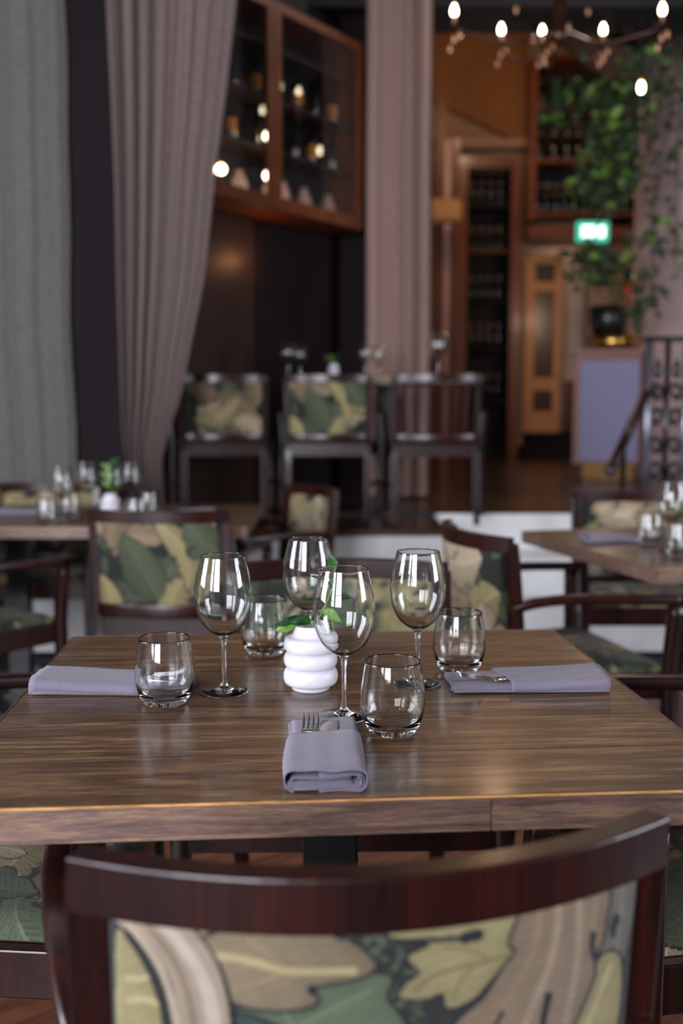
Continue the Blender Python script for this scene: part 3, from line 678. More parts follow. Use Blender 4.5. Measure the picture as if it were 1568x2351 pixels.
def panel_mesh(nu, nv, seed, kind='generic'):
    """upholstered back between posts and rails: front and rear sheets with rounded rim"""
    zt, zb = HB-.040, .495
    m = MB()
    def f(side):
        def fn(u, v):
            x = (-.215+.43*u); z = zt+(zb-zt)*v; k = (HB-z)/HB
            e = min(1, min(u,1-u)/.03)*min(1,min(v,1-v)/.03); e = math.sqrt(max(0,1-(1-e)**2))
            y = arc_y(x, .072-.018*v) + .028*v*1.0
            return (x, y - side*(.006+.010*e), z)
        return fn
    m.grid(f(1), nu, nv); n1 = len(m.v); m.grid(f(-1), max(8,nu//6), max(8,nv//6))
    me = m.mesh('back_panel'); me.materials.append(FAB)
    V = np.array(m.v); x = V[:,0]; h = zt-V[:,2]
    if kind == 'front':
        col = np.zeros((len(V),3)); 
        P = np.stack([840+x[:n1]*2870, 2112-166*x[:n1]-86*(x[:n1]/.205)**2+h[:n1]*2800], 1)  # panel points mapped to image pixels, bent along the rail's curve in the image
        col[:n1] = front_pattern(P)
        col[n1:] = pattern(np.stack([x[n1:],h[n1:]],1), seed)
    else: col = pattern(np.stack([x,h],1), seed, 1.45, 0.0, 1.9 if kind == 'pale' else 1.5, kind == 'pale')
    set_print(me, col); return me
def seat_mesh(n, seed, hatch=0.0):
    m = MB()
    def fn(u, v):
        hw = .212+.066*v; x = (-1+2*u)*hw; y = .034+.436*v
        e = min(1, min(u,1-u)/.09)*min(1,min(v,1-v)/.09); e = 1-(1-e)**2
        return (x, y, .442+.022*e+.010*math.sin(PI*u)*math.sin(PI*v))
    m.grid(fn, n, n)
    k = len(m.v); m.add([(-.212,.034,.4405),(.212,.034,.4405),(.278,.47,.4405),(-.278,.47,.4405)], [(3,2,1,0)])
    me = m.mesh('seat_cushion'); me.materials.append(FAB)
    V = np.array(m.v); set_print(me, pattern(V[:,:2].copy(), seed, 1.35 if hatch else 1.0, hatch, 2.2 if hatch else 1.0)); return me
PAN = {'front': panel_mesh(430, 330, 5, 'front'), 0: panel_mesh(140, 110, 11), 1: panel_mesh(110, 90, 24), 2: panel_mesh(100, 80, 35), 3: panel_mesh(100,80,47), 'pale': panel_mesh(110,90,63,'pale'), 'pale2': panel_mesh(140,110,52,'pale')}
SEAT = {'hi': seat_mesh(230, 21, 0.011), 'hi2': seat_mesh(230, 77, 0.011), 0: seat_mesh(50, 8), 1: seat_mesh(50, 15)}
dm = SEAT[0].copy(); dm.materials.clear(); dm.materials.append(mat('dark_upholstery', srgb(40,34,32), .8)); SEAT['dark'] = dm
def chair(loc, deg, label, pan=0, seat=0, group=None, arms=True, stretch=False, scale=1.0):
    """origin under the back; deg = heading of the chair's front, 90 = away from the camera (+y)"""
    r = empty('dining_chair', loc, R(deg-90)); tag(r, label, 'chair', group); r.scale = (scale,)*3
    for nm, key in (('top_rail','top_rail'),('lower_rail','lower_rail'),('rear_leg','rear_leg_left'),('rear_leg','rear_leg_right'),
                    ('front_leg','front_leg_left'),('front_leg','front_leg_right'),
                    ('seat_rail','seat_rail_front'),('seat_rail','seat_rail_back'),('seat_rail','seat_rail_-1' if 0 else 'seat_rail_left'),('seat_rail','seat_rail_right')):
        link(nm, CH[key], r)
    if arms:
        for s in ('left','right'): link('armrest', CH['armrest_'+s], r)
    if stretch:
        for s in (-1,1): link('stretcher', CH['stretcher_%d' % s], r)
    if pan == 'dark':
        for i in range(6):
            x = -.175+.07*i; y = arc_y(x)
            MB().sweep([(x,y,HB-.044),(x*.97,y*.9+.012,.66),(x*.95,y*.8+.028,.50)], rsec(.020,.012,.003), False, up=(0,1,0)).build('back_slat', LACQ, r)
    else: link('back_panel', PAN[pan], r)
    link('seat_cushion', SEAT[seat if pan != 'dark' else 'dark'], r)
    return r
chair((0.030,0.785,0), 98.8, 'dark mahogany armchair with leaf print back, nearest the camera in front of the table', 'front', 0, 'chairs around the front table')
chair((-0.80,1.545,0), 3, 'armchair tucked under the left side of the front table', 1, 'hi', 'chairs around the front table')
chair((0.84,1.55,0), 182, 'armchair tucked under the right side of the front table', 1, 'hi2', 'chairs around the front table')
chair((-0.005,2.20,0), 271, 'armchair facing the camera across the far side of the front table', 'pale2', 0, 'chairs around the front table')
chair((0.40,2.875,0), 14, 'armchair turned sideways, pushed up to the right hand table', 'pale', 1)
chair((-0.63,3.42,0), 86, 'armchair with green and cream leaf back, turned away in front of the left table', 0, 0)
chair((-1.46,3.16,0), 58, 'armchair cut by the left edge of the photo beside the left table', 3, 1)
chair((-1.37,4.62,0), 270, 'armchair facing the camera behind the left table, under the sheer curtain', 2, 0)
chair((-0.14,4.38,0), 208, 'small looking armchair beyond the left table, turned half sideways', 2, 1)
chair((1.20,4.10,0), 270, 'armchair facing the camera behind the right hand table', 'pale', 0)
# on the platform
chair((-0.07,5.10,PZ), 89, 'chair on the platform with its printed back to the camera, in the middle', 0, 0, 'chairs on the platform', False, True, .9)
chair((-0.60,5.10,PZ), 98, 'chair on the platform with its back to the camera, nearest the draped curtain', 3, 0, 'chairs on the platform', False, True, .9)
chair((0.47,4.98,PZ), 88, 'dark slat backed chair on the platform in front of the cream curtain', 'dark', 0, 'chairs on the platform', False, True, .9)

# ------------------------------------------------------------------ tables
def table(loc, deg, L, W, label, n=6, name='dining_table', group=None, T=.04):
    """origin on the floor under the top's centre; the long boards run along local x"""
    r = empty(name, loc, R(deg)); tag(r, label, 'table', group); rnd = random.Random(int(L*1000))
    ws = [rnd.uniform(.85,1.15) for _ in range(n)]; s = sum(ws); y = -W/2
    for w_ in ws:
        w = W*w_/s; MB().box(-L/2, L/2, y+.0003, y+w-.0003, .75-T, .75+rnd.uniform(-.0001,.0001)).build('plank', OAK, r, bevel=.0009); y += w
    e = .0035
    for a_, b_ in ((-L/2, .17*L), (.17*L+.0004, L/2)): MB().box(a_, b_, -W/2-e, -W/2-.0002, .75-T, .7501).build('edge_band', OAKEDGE, r, bevel=.0012)
    MB().box(-L/2, L/2, -W/2-e-.0006, -W/2-e+.0022, .7478, .7505).build('arris_highlight', ARRIS, r, bevel=.0006)  # bright highlight along the near edge, painted as a paler strip
    MB().box(-L/2, L/2, W/2+.0002, W/2+e, .75-T, .7501).build('edge_band', OAKEDGE, r, bevel=.0012)
    for q in (-1,1): MB().box(min(q*(L/2+.0002),q*(L/2+e)), max(q*(L/2+.0002),q*(L/2+e)), -W/2-e, W/2+e, .75-T, .7501).build('edge_band', OAKEDGE, r, bevel=.0012)
    MB().box(-.26,.26,-.26,.26,.75-T-.012,.75-T-.0003).build('top_plate', BLACKM, r, bevel=.002)
    MB().box(-.04,.04,-.04,.04,.03,.75-T-.0125).build('pedestal', BLACKM, r, bevel=.004)
    MB().box(-.28,.28,-.28,.28,.0,.018).box(-.06,.06,-.06,.06,.018,.03).build('base_plate', BLACKM, r, bevel=.003)
    return r
table((-0.018,1.446,0), 4.0, .905, .808, 'brown oak table in the foreground, laid for four with glasses and a white vase')
table((-1.30,3.97,0), 1, 1.90, .86, 'dark oak table at left in the background, laid with glasses and a small vase')
table((1.17,3.13,0), 13.7, .90, .86, 'dark oak table at the right edge, laid with a napkin and glasses')
table((0.235,5.66,PZ), 0, 1.04, .54, 'dark table on the platform between the printed chairs')

# ------------------------------------------------------------------ glassware
TZ = .7504
def wine_proto():
    r = empty('wine_glass')
    bowl = [(0,.0845),(.004,.085),(.011,.0875),(.021,.0935),(.031,.104),(.038,.119),(.0415,.134),(.0426,.148),(.0418,.162),(.0388,.180),(.0348,.196),(.0326,.2052),
            (.0321,.2058),(.0316,.2052),(.0337,.196),(.0377,.180),(.0407,.162),(.0415,.148),(.0404,.134),(.0369,.120),(.0298,.1058),(.0198,.0958),(.0105,.0912),(0,.0900)]
    pr_ = smooth_prof(bowl); MB().lathe(pr_, 64).build('bowl', GLASS, r)
    MB().lathe(smooth_prof([(.0052,.0095),(.0040,.020),(.0034,.035),(.0034,.060),(.0042,.076),(.0062,.0830),(.0085,.0852)])[:-1]+[(.0085,.0852),(0,.0856)], 32).build('stem', GLASS, r)
    MB().lathe([(0,.0),(.030,.0),(.0350,.0003),(.0362,.0012),(.0350,.0021),(.0240,.0031),(.0140,.0050),(.0080,.0085),(.0055,.0120),(0,.0125)], 64).build('foot', GLASS, r)
    return r
def smooth_prof(p, n=4):
    return [(max(0,q.x), q.y) for q in cat([(a,b,0) for a,b in p], n)]
def tumbler_proto():
    out = [(0,.0),(.020,.0),(.0265,.0012),(.0315,.006),(.0380,.018),(.0418,.034),(.0425,.046),(.0412,.062),(.0386,.080),(.0362,.0955),
           (.0356,.0968),(.0348,.0955),(.0371,.080),(.0396,.062),(.0407,.046),(.0397,.034),(.0355,.021),(.0280,.0142),(.0150,.0118),(0,.0112)]
    o = MB().lathe(smooth_prof(out, 3), 64).build('water_glass', GLASS); return o
WP = wine_proto(); TP = tumbler_proto()
_w = [0]; _t = [0]
def wine(x, y, label, group, z=TZ, s=1.0):
    o = WP if _w[0] == 0 else copy_tree(WP); _w[0] = 1; o.location = (x,y,z); o.scale = (s,)*3; tag(o, label, 'wine glass', group); return o
def tumbler(x, y, label, group, z=TZ, s=1.0, rz=0):
    o = TP if _t[0] == 0 else TP.copy()
    if _t[0]: COL.objects.link(o)
    _t[0] = 1; o.location = (x,y,z); o.scale = (s,)*3; tag(o, label, 'tumbler', group); return o
g1, g2 = 'wine glasses on the front table', 'tumblers on the front table'
wine(.0035,1.333,'empty wine glass in front of the white vase, the nearest one', g1)
wine(-.175,1.452,'empty wine glass to the left of the white vase', g1)
wine(.1165,1.497,'empty wine glass to the right of the vase, behind the nearest tumbler', g1)
wine(-.055,1.640,'empty wine glass directly behind the white vase', g1)
tumbler(.0665,1.262,'empty tumbler nearest the camera, right of the fork and napkin', g2)
tumbler(-.2525,1.392,'empty tumbler in front of the left hand napkin', g2)
tumbler(.1895,1.573,'empty tumbler behind the right hand napkin', g2)
tumbler(-.131,1.684,'empty tumbler behind the left wine glass, near the far edge', g2)
# left table glasses
lt = [(148,1165,3.75),(205,1150,4.1),(263,1160,3.95),(305,1150,4.1)]
g = 'glasses on the left background table'
for (u,v,y), nm in zip(lt, ('leftmost','second from left','third from left','rightmost')):
    wine((u-784)/F*y*1.01, y, '%s of the wine glasses on the left background table' % nm, g)
for (u,y), nm in zip(((112,3.62),(165,3.85),(315,3.62),(345,3.9)), ('leftmost','second','third','rightmost')):
    tumbler((u-784)/F*y*1.01, y, '%s of the tumblers on the left background table' % nm, g)
g = 'glasses on the right hand table'
wine((1538-784)/F*2.95*1.01, 2.95, 'wine glass on the right hand table, nearest its napkin', g)
wine((1585-784)/F*3.2, 3.2, 'wine glass at the right edge of the photo', g)
tumbler((1508-784)/F*3.02*1.01, 3.10, 'tumbler on the right hand table, left of the wine glass', g)
tumbler((1562-784)/F*2.86, 2.84, 'tumbler on the right hand table at the edge of the photo', g)
g = 'glasses on the platform table'
PT = PZ+TZ
for u, y, nm in ((663,5.55,'leftmost'),(690,5.75,'second from left'),(838,5.6,'third from left'),(868,5.75,'rightmost')):
    wine((u-784)/F*y, y, '%s of the wine glasses on the platform table' % nm, g, PT, .9)
wine(at(1006,800,5.7).x, 5.7, 'tall bright wine glass on the platform table in front of the orange door frame', g, PT, 1.25)

# ------------------------------------------------------------------ vases with sprigs
def leaf_mesh(l, w, nu=8):
    m = MB()
    def fn(u, v):
        x = (u-.5)*2*w*math.sin(PI*min(1,v*.96+.02)**.85)**.9; y = l*v
        return (x, y, -.25*l*v*v + abs(u-.5)*.35*w + .03*l*math.sin(v*5))
    m.grid(fn, 6, nu); return m
def vase(loc, s, label, leaves, name='bubble_vase'):
    r = empty(name, loc); r.scale = (s,)*3; tag(r, label, 'vase')
    prof = [(0,0),(.0265,0),(.0285,.002),(.0285,.0055),(.031,.008)]
    def bulge(z0, z1, R0, rr):
        return [(R0+rr*max(0,math.sin(PI*k/12))**.62, z0+(z1-z0)*(.5-.5*math.cos(PI*k/12))) for k in range(13)]
    prof += bulge(.008,.0335,.0305,.0105) + bulge(.0345,.0575,.0305,.0098) + bulge(.0585,.0815,.0300,.0100)
    prof += [(.0275,.0840),(.0265,.088),(.0265,.0975),(.0260,.0990),(.0240,.0990),(.0232,.0975),(.0232,.060),(0,.058)]
    MB().lathe(prof, 56).build('vase_body', CERAM, r)
    tag(tag(r), None)
    return r
V1 = vase((-.0465,1.470,TZ), 1.0, 'white bubble shaped ceramic vase in the middle of the front table', None)
def sprig(loc, label, stems, leaves, s=1.0, root=None, group=None):
    r = empty('green_sprig', loc); r.scale = (s,)*3; tag(r, label, 'plant sprig', group)
    m = MB()
    for st_ in stems: m.tube(cat(st_, 5), .0012, 6)
    m.build('stem', LEAF2, r)
    for (p, d, l, w, mt, roll) in leaves:
        lm = leaf_mesh(l, w).build('leaf', mt, r); lm.location = p
        q = Vector((0,1,0)).rotation_difference(Vector(d).normalized())
        lm.rotation_mode = 'QUATERNION'; lm.rotation_quaternion = q @ Matrix.Rotation(R(roll),3,'Y').to_quaternion()
    return r
# coordinates relative to the vase mouth centre
sprig((-.0465,1.470,TZ+.098), 'green leafy sprig standing in the white vase', 
      [[(0,0,-.035),(.004,0,.0),(.018,-.004,.028),(.030,0,.052),(.036,.004,.085)], [(0,0,-.035),(-.006,-.004,0),(-.012,-.008,.010),(-.022,-.01,.014)]],
      [((-.008,-.012,.004),(-1,-.25,.22),.046,.018,LEAF,55), ((-.018,-.01,.004),(-1,.1,-.18),.036,.013,LEAF2,-50), ((.0,-.015,.004),(-1,-.4,.45),.036,.014,LEAF,80),
       ((.022,0,.034),(-1,-.2,.5),.032,.013,LEAF,50), ((.026,0,.038),(1,-.1,.35),.040,.015,LEAF,-60), ((.030,0,.056),(-.8,-.2,.9),.034,.013,LEAF,50),
       ((.034,0,.066),(.9,-.1,.75),.036,.014,LEAF,-50), ((.016,-.006,.022),(1,-.4,-.35),.034,.011,LEAF2,60), ((.020,-.006,.012),(1,-.5,-.9),.030,.008,LEAF,10),
       ((.036,.004,.084),(-.3,0,1),.022,.008,LEAF,0), ((.010,-.006,.010),(.9,-.5,.2),.028,.009,LEAF,-40)], 1.0)
v2 = vase((at(248,940,3.85).x,3.85,TZ), .95, 'small white vase on the left background table', None)
sprig((at(248,940,3.85).x,3.85,TZ+.094), 'green sprig in the small vase on the left background table', [[(0,0,-.03),(0,0,.05),(.005,0,.12)]],
      [((0,0,.01+.018*i),((-1)**i,.2*(-1)**(i//2),.9),.045,.013,LEAF2 if i%2 else LEAF,0) for i in range(7)], .95)
v3 = vase((at(766,940,5.7).x,5.7,PT), .8, 'small vase on the platform table', None)
sprig((at(766,940,5.7).x,5.7,PT+.078), 'green sprig in the vase on the platform table', [[(0,0,-.03),(0,0,.02),(.005,0,.05)]],
      [((0,0,.0+.010*i),((-1)**i,.2,.5),.055,.017,VINEL if i%2 else LEAF,0) for i in range(5)])

# ------------------------------------------------------------------ napkins and cutlery
def napkin_proto():
    """flat roll of linen; open pocket end at +y; base at z=0, length .236"""
    r = empty('napkin'); L = .236; W = .0465
    def h(y): return 1.0 - .42*max(0,(y+L/2)/L)          # flatter towards the open end
    def ribbon(mb, rings, y0, y1fn, th, ny=16, jit=0):
        # rings: list of (x,z) centreline; a sheet of thickness th
        n = len(rings); v = []; f = []
        for side in (1,-1):
            for i in range(n):
                a = Vector(rings[max(0,i-1)]); b = Vector(rings[min(n-1,i+1)]); t = (b-a).normalized(); nx, nz = -t.y, t.x
                for j in range(ny+1):
                    x, z = rings[i]; y = y0+(y1fn(x)-y0)*j/ny
                    wx = 1+.02*math.sin(y*30+z*200); wz = h(y)
                    v.append(((x+nx*side*th/2)*wx + .0015*math.sin(y*22), y + (.0018*math.sin(x*90+i*.15) if j == 0 else 0), (z+nz*side*th/2)*wz + .00025*math.sin(x*160+y*75)*min(1,z/.01)))
        S = n*(ny+1)
        for s_ in (0,1):
            for i in range(n-1):
                for j in range(ny):
                    a = s_*S+i*(ny+1)+j; q = (a,a+1,a+ny+2,a+ny+1); f.append(q if s_ else q[::-1])
        for i in range(n-1):
            for j in (0,ny):
                a = i*(ny+1)+j; f.append((a,a+ny+1,S+a+ny+1,S+a))
        for j in range(ny):
            for i in (0,n-1):
                a = i*(ny+1)+j; f.append((a,a+1,S+a+1,S+a))
        mb.add(v, f, True)
    def loop(w, zlo, zhi, n=14):
        rr = (zhi-zlo)/2; zc = (zhi+zlo)/2; pts = []
        for k in range(n+1): pts.append((w-rr+rr*math.sin(PI*k/n), zc-rr*math.cos(PI*k/n)))   # right bend, bottom to top
        top = [(w-rr-(2*(w-rr))*k/10, zhi+.0006*math.sin(k*1.3)) for k in range(1,10)]
        left = [(-(w-rr)-rr*math.sin(PI*k/n), zc+rr*math.cos(PI*k/n)) for k in range(n+1)]
        return pts, top, left
    m = MB()
    full = lambda x: L/2 - .002*math.cos(x*60)
    th = .0016
    # outermost bottom layer + right bend + top flap = pocket
    rb_, tp, lf = loop(W, .0010, .0245)
    bot = [(-W+.010+(2*W-.020)*k/10, .0010) for k in range(11)]
    pocket = lambda x: .0380 + .10*x + .004*math.sin(x*50)
    ribbon(m, bot+rb_[1:], -L/2, full, th) if False else None
    mp = MB(); ribbon(mp, bot[4:]+rb_[1:]+tp+lf, -L/2, pocket, th)
    mp.build('pocket_wrap', LINEN, r)
    # inner folds
    m = MB()
    rb2, tp2, lf2 = loop(W-.0028, .0035, .0182); bot2 = [(-W+.012+(2*W-.024)*k/10, .0035) for k in range(11)]
    ribbon(m, bot2+rb2[1:]+tp2[:6], -L/2+.001, full, th)
    rb3, tp3, lf3 = loop(W-.006, .006, .0160); bot3 = [(-W+.014+(2*W-.028)*k/10, .006+.0004*math.sin(k)) for k in range(11)]
    ribbon(m, rb3[::-1][:14]+bot3[::-1]+[(x,z) for x,z in [( -W+.008,.0075),(-W+.0065,.0100),(-W+.009,.0140)]]+[(-W+.012+(2*W-.03)*k/9,.0150) for k in range(10)], -L/2+.002, full, th)
    ribbon(m, [(-W+.004+(2*W-.02)*k/9,.0098+.0004*math.sin(k*1.7)) for k in range(10)], -L/2+.003, full, th)
    m.build('inner_folds', LINEN, r)
    # the base fold, full length, soft block
    m = MB()
    sec_n = 20
    def sec(i):
        y = -L/2+.004+(L-.006)*i/14; k = h(y)
        return [((W-.0012)*(abs(math.cos(a))**.35)*math.copysign(1,math.cos(a)), .0046*k*(abs(math.sin(a))**.6)*math.copysign(1,math.sin(a))) for a in [2*PI*q/32 for q in range(32)]]
    m.sweep([(.0015*math.sin((-L/2+.004+(L-.006)*i/14)*22), -L/2+.004+(L-.006)*i/14, .0052*h(-L/2+(L)*i/14)+.0002) for i in range(15)], sec)
    m.build('base_fold', LINEN, r)
    return r
NP = napkin_proto(); _n = [0]
def napkin(loc, deg, label, sx=1.0):
    o = NP if _n[0] == 0 else copy_tree(NP); _n[0] = 1
    o.location = loc; o.rotation_euler = (0,0,R(deg)); tag(o, label, 'napkin', 'napkins on the front table'); return o
def fork_proto():
    r = empty('fork')     # tip at y=0, handle towards -y, laid with tines pointing up
    pts = cat([(0,-.195,.0016),(0,-.15,.0016),(0,-.11,.0018),(0,-.088,.0018),(0,-.076,.0018)], 6); n = len(pts)
    MB().sweep(pts, lambda i: rsec(.016-.010*min(1,(i/(n-1))*1.6) if i < n*.7 else .006+.006*((i/(n-1)-.7)/.3), .0022, .0008)).build('handle', STEEL, r)
    pts = cat([(0,-.080,.0018),(0,-.068,.0012),(0,-.060,.0012),(0,-.053,.0020)], 5); n2 = len(pts)
    MB().sweep(pts, lambda i: rsec(.0115+.0125*min(1,i/7), .0018, .0007)).build('neck', STEEL, r)
    for k in range(4):
        x = -.0098+.00653*k
        pts = cat([(x,-.057,.0014),(x*.98,-.038,.0035),(x*.97,-.018,.0070),(x*.95,-.001,.0115)], 5); n3 = len(pts)
        MB().sweep(pts, lambda i: rsec(.0040-.0024*i/(n3-1), .0017, .0006)).build('tine', STEEL, r)
    return r
def knife_proto():
    r = empty('table_knife')
    MB().box(-.0055,.0055,-.205,-.105,-.0012,.0012).build('handle', STEEL, r, bevel=.0014)
    out = [(-.0055,-.105),(-.0070,-.08),(-.0098,-.050),(-.0102,-.036),(-.0078,-.020),(-.0032,-.007),(.0018,-.0008),(.0050,.0),(.0066,-.006),(.0068,-.03),(.0068,-.105)]
    out = [(x*1.3,y) for x,y in out]; v = [(x,y,-.0007) for x,y in out]+[(x*.96,y,.0007) for x,y in out]; n = len(out)
    f = [tuple(range(n))[::-1], tuple(range(n,2*n))]+[(i,(i+1)%n,n+(i+1)%n,n+i) for i in range(n)]
    MB().add(v, f).build('blade', BLADE, r)
    return r
FP, KP = fork_proto(), knife_proto(); _c = [0]
def setting(loc, deg, where, fork=True):
    napkin(loc, deg, 'lilac grey linen napkin folded into a pocket, ' + where)
    M = Matrix.Translation(loc) @ Matrix.Rotation(R(deg), 4, 'Z')
    for proto, x, y, z, tilt, nm, cat_, roll in ((FP, -.0135, .105, .0110, -1.5, 'steel fork', 'fork', 0), (KP, .0125, .096, .0130, -4, 'steel table knife', 'knife', 4)):
        o = proto if _c[0] < 2 else copy_tree(proto); _c[0] += 1
        p = M @ Vector((x,y,z)); o.location = p; o.rotation_euler = (R(-2.5), R(roll), R(deg+tilt))
        tag(o, '%s in the %s' % (nm, where), cat_, 'cutlery on the front table')
setting((-.0215,1.178,TZ), 2.5, 'napkin nearest the camera')
setting((-.341,1.472,TZ), -90.5, 'napkin at the left side of the table')
setting((.282,1.486,TZ), 91, 'napkin at the right side of the table')
napkin((-.058,1.66-.0,TZ), 182, 'lilac grey napkin hidden behind the vase at the far place') if False else None
def flat_napkin(loc, deg, label):
    o = copy_tree(NP); o.location = loc; o.rotation_euler = (0,0,R(deg)); tag(o, label, 'napkin', 'napkins on the background tables')
flat_napkin((at(420,940,3.95).x,3.98,TZ), 88, 'lilac napkin on the left background table, right of its glasses')
flat_napkin((at(60,940,3.98).x,3.98,TZ), -88, 'lilac napkin at the left end of the left background table')
flat_napkin((at(1425,940,3.2).x,3.17,TZ), -80, 'lilac napkin on the right hand table')

# ------------------------------------------------------------------ host desk, pot, plants
DY = 8.2
dk = empty('host_desk', (at(1412,940,DY).x, DY+.25, PZ), R(-15)); tag(dk, 'slate blue host desk with copper coloured edging on the platform', 'desk')
dwd = (at(1482,940,DY).x-at(1332,940,DY).x)/2; dh = at(0,800,DY).z-PZ
MB().box(-dwd,dwd,-.23,.23,.12,dh-.04).build('carcass', COPPERW, dk, bevel=.004)
MB().box(-dwd+.05,dwd-.02,-.245,-.231,.15,dh-.10).build('front_panel', DESKP, dk, bevel=.003)
MB().box(-dwd+.08,dwd-.04,-.2,.2,0,.12).build('plinth', mat('dull_brass', srgb(120,88,44), .5, .6), dk)
MB().box(-dwd-.03,dwd+.03,-.27,.25,dh-.04,dh).build('desk_top', COPPERW, dk, bevel=.004)
tr = MB().lathe([(0,0),(.17,0),(.19,.01),(.20,.115),(.19,.12),(0,.119)], 32).build('brass_stand', BRASS, loc=(at(1420,940,DY).x, DY+.22, PZ+dh+.0005))
tag(tr, 'round brass stand under the black pot on the host desk', 'stand')
pot = MB().lathe([(0,0),(.11,0),(.14,.03),(.155,.12),(.16,.235),(.152,.24),(.145,.2),(0,.19)], 36).build('plant_pot', BLACKM, loc=(at(1408,940,DY).x, DY+.22, PZ+dh+.1205)); tag(pot, 'black bowl shaped plant pot on the brass stand', 'pot')
def small_leaf(s=1.0):
    return MB().add([(0,0,0),(.022*s,.03*s,.006*s),(.017*s,.062*s,.004*s),(0,.085*s,-.01*s),(-.017*s,.062*s,.004*s),(-.022*s,.03*s,.006*s),(0,.04*s,-.004*s)],
                    [(0,1,6),(1,2,6),(2,3,6),(3,4,6),(4,5,6),(5,0,6)], True)
def foliage(name, label, cat_, blobs, stems, n_obj, n_bulk, s, mats, loc):
    r = empty(name, loc); tag(r, label, cat_); L0 = Vector(loc)
    m = MB()
    for st_ in stems: m.tube([p-L0 for p in cat(st_, 6)], .008, 5)
    m.build('stem', VINES, r)
    mes = []
    for mt in mats:
        o = small_leaf(s).build('leaf', mt); mes.append(o.data); bpy.data.objects.remove(o)
    tot = sum(b[3] for b in blobs)
    def pick():
        q = random.uniform(0, tot)
        for c, ra, rz_, w in blobs:
            q -= w
            if q <= 0: break
        d = Vector((random.gauss(0,1), random.gauss(0,1), random.gauss(0,1)))*.5
        return Vector(c)+Vector((d.x*ra, d.y*ra, d.z*rz_))-L0
    for i in range(n_obj):
        o = link('leaf', mes[0] if random.random() < .65 else mes[-1], r); o.location = pick()
        o.rotation_euler = [random.uniform(0,6.28) for _ in range(3)]
        k = random.uniform(.7,1.4); o.scale = (k,k,k)
    if n_bulk:
        m = MB(); base = small_leaf(s)
        for i in range(n_bulk):
            M = Matrix.Translation(pick()) @ Matrix.Rotation(random.uniform(0,6.28),4,'X') @ Matrix.Rotation(random.uniform(0,6.28),4,'Z')
            m.add([M @ Vector(p) for p in base.v], base.f, True)
        o = m.build('small_leaves', mats[-1], r); o['kind'] = 'stuff'
    return r
VY = 7.4
A = lambda u, v, y=VY: at(u, v, y)
bl = [(A(1520,110),.25,.25,1.6),(A(1430,220),.28,.20,3),(A(1330,225),.20,.10,1.2),(A(1290,255),.16,.08,.9),(A(1420,320),.24,.25,3.5),(A(1390,400),.24,.16,3),(A(1380,450),.2,.14,1.4),(A(1520,330),.26,.4,.8),
      (A(1490,560),.12,.26,.7),(A(1370,600),.2,.12,1.6),(A(1345,590),.14,.08,.9),(A(1495,650),.14,.25,.7),(A(1550,60),.3,.3,1.0),(A(1550,200),.25,.3,.8),(A(1470,720),.12,.16,.6),(A(1540,520),.2,.3,.35)]
stems = [[A(1590,-60),A(1520,120),A(1440,260),A(1400,420),A(1350,600)],[A(1590,-60),A(1430,180),A(1330,230),A(1265,260)],[A(1590,-60),A(1540,250),A(1495,500),A(1500,660),A(1460,760)],
         [A(1520,120),A(1500,320),A(1420,440)],[A(1590,-60),A(1560,300),A(1550,600)]]
foliage('trailing_vine', 'large green vine hanging down in front of the pink column', 'plant', bl, stems, 290, 750, 1.0, (VINEL, VINEL2), A(1590,-60))
pp = foliage('potted_plant', 'bushy green plant with an orange bloom growing in the black pot', 'plant', [(at(1375,640,DY+.22),.24,.14,3),(at(1440,650,DY+.22),.25,.16,2),(at(1400,600,DY+.22),.2,.14,1)],
        [[at(1408,712,DY+.22), at(1400,660,DY+.22), at(1370,610,DY+.22)],[at(1408,712,DY+.22), at(1430,660,DY+.22), at(1450,620,DY+.22)]], 120, 0, 1.0, (VINEL2, VINEL), at(1408,712,DY+.22))
fb = MB().lathe([(0,-.09),(.03,-.05),(.045,0),(.02,.06),(0,.09)], 10).build('orange_bloom', mat('orange_petal', srgb(200,70,30), .5), loc=at(1440,672,DY+.1)); child(fb, pp); fb['label'] = 'orange bloom'

# ------------------------------------------------------------------ stair rail and wrought iron balustrade
hr = empty('stair_handrail', (1.35,4.9,0)); tag(hr, 'dark wooden handrail slanting up beside the stone steps', 'handrail')
a_, b_ = at(1402,1080,4.85), at(1482,905,5.40)
child(MB().sweep([a_, a_+(b_-a_)*.5, b_, b_+Vector((.12,.25,.02))], rsec(.045,.04,.012)).build('rail', LACQ), hr)
child(MB().lathe([(0,-.03),(.028,-.02),(.03,0),(.028,.02),(0,.03)], 16, c=a_).build('end_knob', IRON), hr)
pm = a_+(b_-a_)*.35; child(MB().tube([(pm.x,pm.y,.2),(pm.x,pm.y,pm.z)], .014, 10).build('post', IRON), hr)
BY = 5.62
bx0 = at(1478,940,BY).x
bal = empty('iron_balustrade', (bx0, BY, PZ)); tag(bal, 'black wrought iron balustrade with scrolls at the right edge', 'balustrade')
zt_ = at(1500,772,BY).z-PZ
MB().box(-.03,.9,-.025,.025,zt_-.03,zt_).build('top_rail', IRON, bal, bevel=.006)
MB().box(-.03,.9,-.02,.02,.04,.065).build('bottom_rail', IRON, bal, bevel=.004)
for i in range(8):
    x = .02+.105*i; MB().tube([(x,0,.0),(x,0,zt_-.03)], .016 if i % 3 else .022, 10).build('baluster', GLINTIRON if i % 2 == 0 else IRON, bal)  # alternate bars paler, lilac highlights on the iron put into the colour
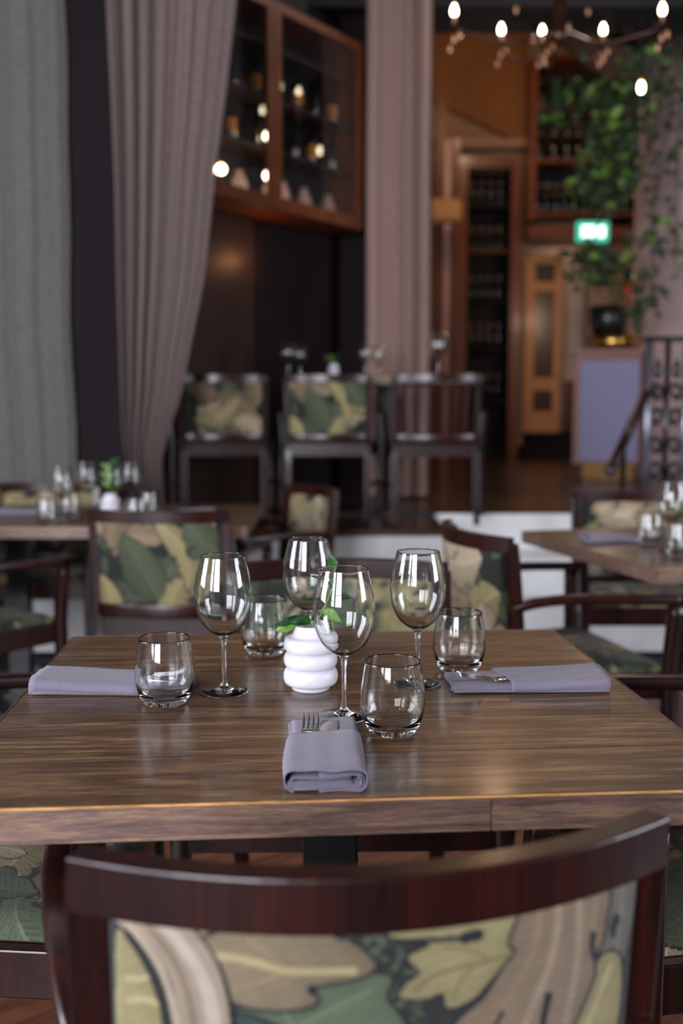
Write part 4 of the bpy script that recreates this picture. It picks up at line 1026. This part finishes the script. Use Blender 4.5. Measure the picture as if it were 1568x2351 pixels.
for i in range(7):
    x = .0725+.105*i
    for zc, fl2 in ((.22,1),(.36,-1),(.52,1),(.66,-1)):
        m = MB()
        pts = [(x+fl2*(.045-.0030*k)*math.cos(k*.55), 0, zc+(.06-.0038*k)*math.sin(k*.55)) for k in range(13)]
        m.tube(pts, .015, 6)
        m.build('scroll', IRON, bal)
    MB().lathe([(0,.74),(.02,.76),(.026,.79),(.012,.83),(.0,.86)], 10, c=(x,0,0)).build('finial', IRON, bal)

# ------------------------------------------------------------------ chandelier
cx0 = at(1284, 40, 5.75); chd = empty('chandelier', cx0); tag(chd, 'candle style chandelier with lit bulbs and crystal drops hanging at the top right', 'chandelier')
MB().lathe([(0,-.16),(.03,-.13),(.05,-.08),(.02,-.03),(.045,.04),(.02,.12),(.012,.3),(.012,ZC-cx0.z-.05),(.06,ZC-cx0.z-.03),(.06,ZC-cx0.z-.002)], 20).build('stem', BRONZE, chd)
BM = candle_bulb_mesh(); BM.materials.append(BULB)
crys = MB().lathe([(0,-.03),(.012,-.008),(.008,.01),(0,.02)], 6).mesh('crystal'); crys.materials.append(mat('amber_crystal', srgb(220,150,100), .08, spec=.9, coat=1))
for (u, v, y) in ((1043,25,5.55),(1151,68,6.15),(1245,72,6.35),(1385,68,6.15),(1521,22,5.55)):
    p = at(u, v, y)-cx0
    a1 = MB().tube(cat([(0,0,-.05),(p.x*.4,p.y*.4,-.16),(p.x*.85,p.y*.85,-.13+p.z*.4),(p.x,p.y,p.z-.075)], 8), .007, 6).build('arm', BRONZE, chd)
    MB().lathe([(.0,-.085),(.022,-.078),(.026,-.07),(.01,-.062),(.0095,-.022),(0,-.022)], 14, c=p).build('candle_holder', BRONZE, chd)
    b = link('bulb', BM, chd, p); b.scale = (1.3,1.3,1.15)
    for dz, dx_ in ((-.14,0),(-.12,.03),(-.19,-.02)):
        c_ = link('crystal', crys, chd, p+Vector((dx_,0,dz)))
for u, v in ((1185,20),(1290,20),(1305,60),(1225,88),(1270,105),(1385,133),(1350,25),(1250,140)):
    link('crystal', crys, chd, at(u,v,5.9)-cx0)
l = empty('pendant_bulb', at(1472,200,6.7)); tag(l, 'single small lit bulb glowing in the hanging vine', 'light')
b = link('bulb', BM, l); b.scale = (1.5,)*3; MB().lathe([(.012,.03),(.015,.035),(.015,.08),(0,.08)], 12).build('holder', BRASS, l)
MB().tube([(0,0,.08),(0,0,ZC-l.location.z-.002)], .004, 6).build('cord', BLACKM, l)

# ------------------------------------------------------------------ lamps and an added light for the hall
point_light('hall_light', (1.6, 10.0, 4.6), 45, (1.0,.62,.36), .12)
point_light('hall_light', (2.6, 9.6, 2.4), 26, (1.0,.70,.48), .12)
point_light('doorway_lamp', (px(1320), YF+.25, 3.6), 6, (1.0,.78,.58), .08)
point_light('hall_light', (2.0, 6.5, 4.9), 65, (1.0,.80,.66), .10)  # added unseen lamp, brightens the column and the right background
point_light('wall_glow', tuple(dia(.78, -.12, at(640,592,6.0).z)), 1.2, (1.0,.45,.2), .02)
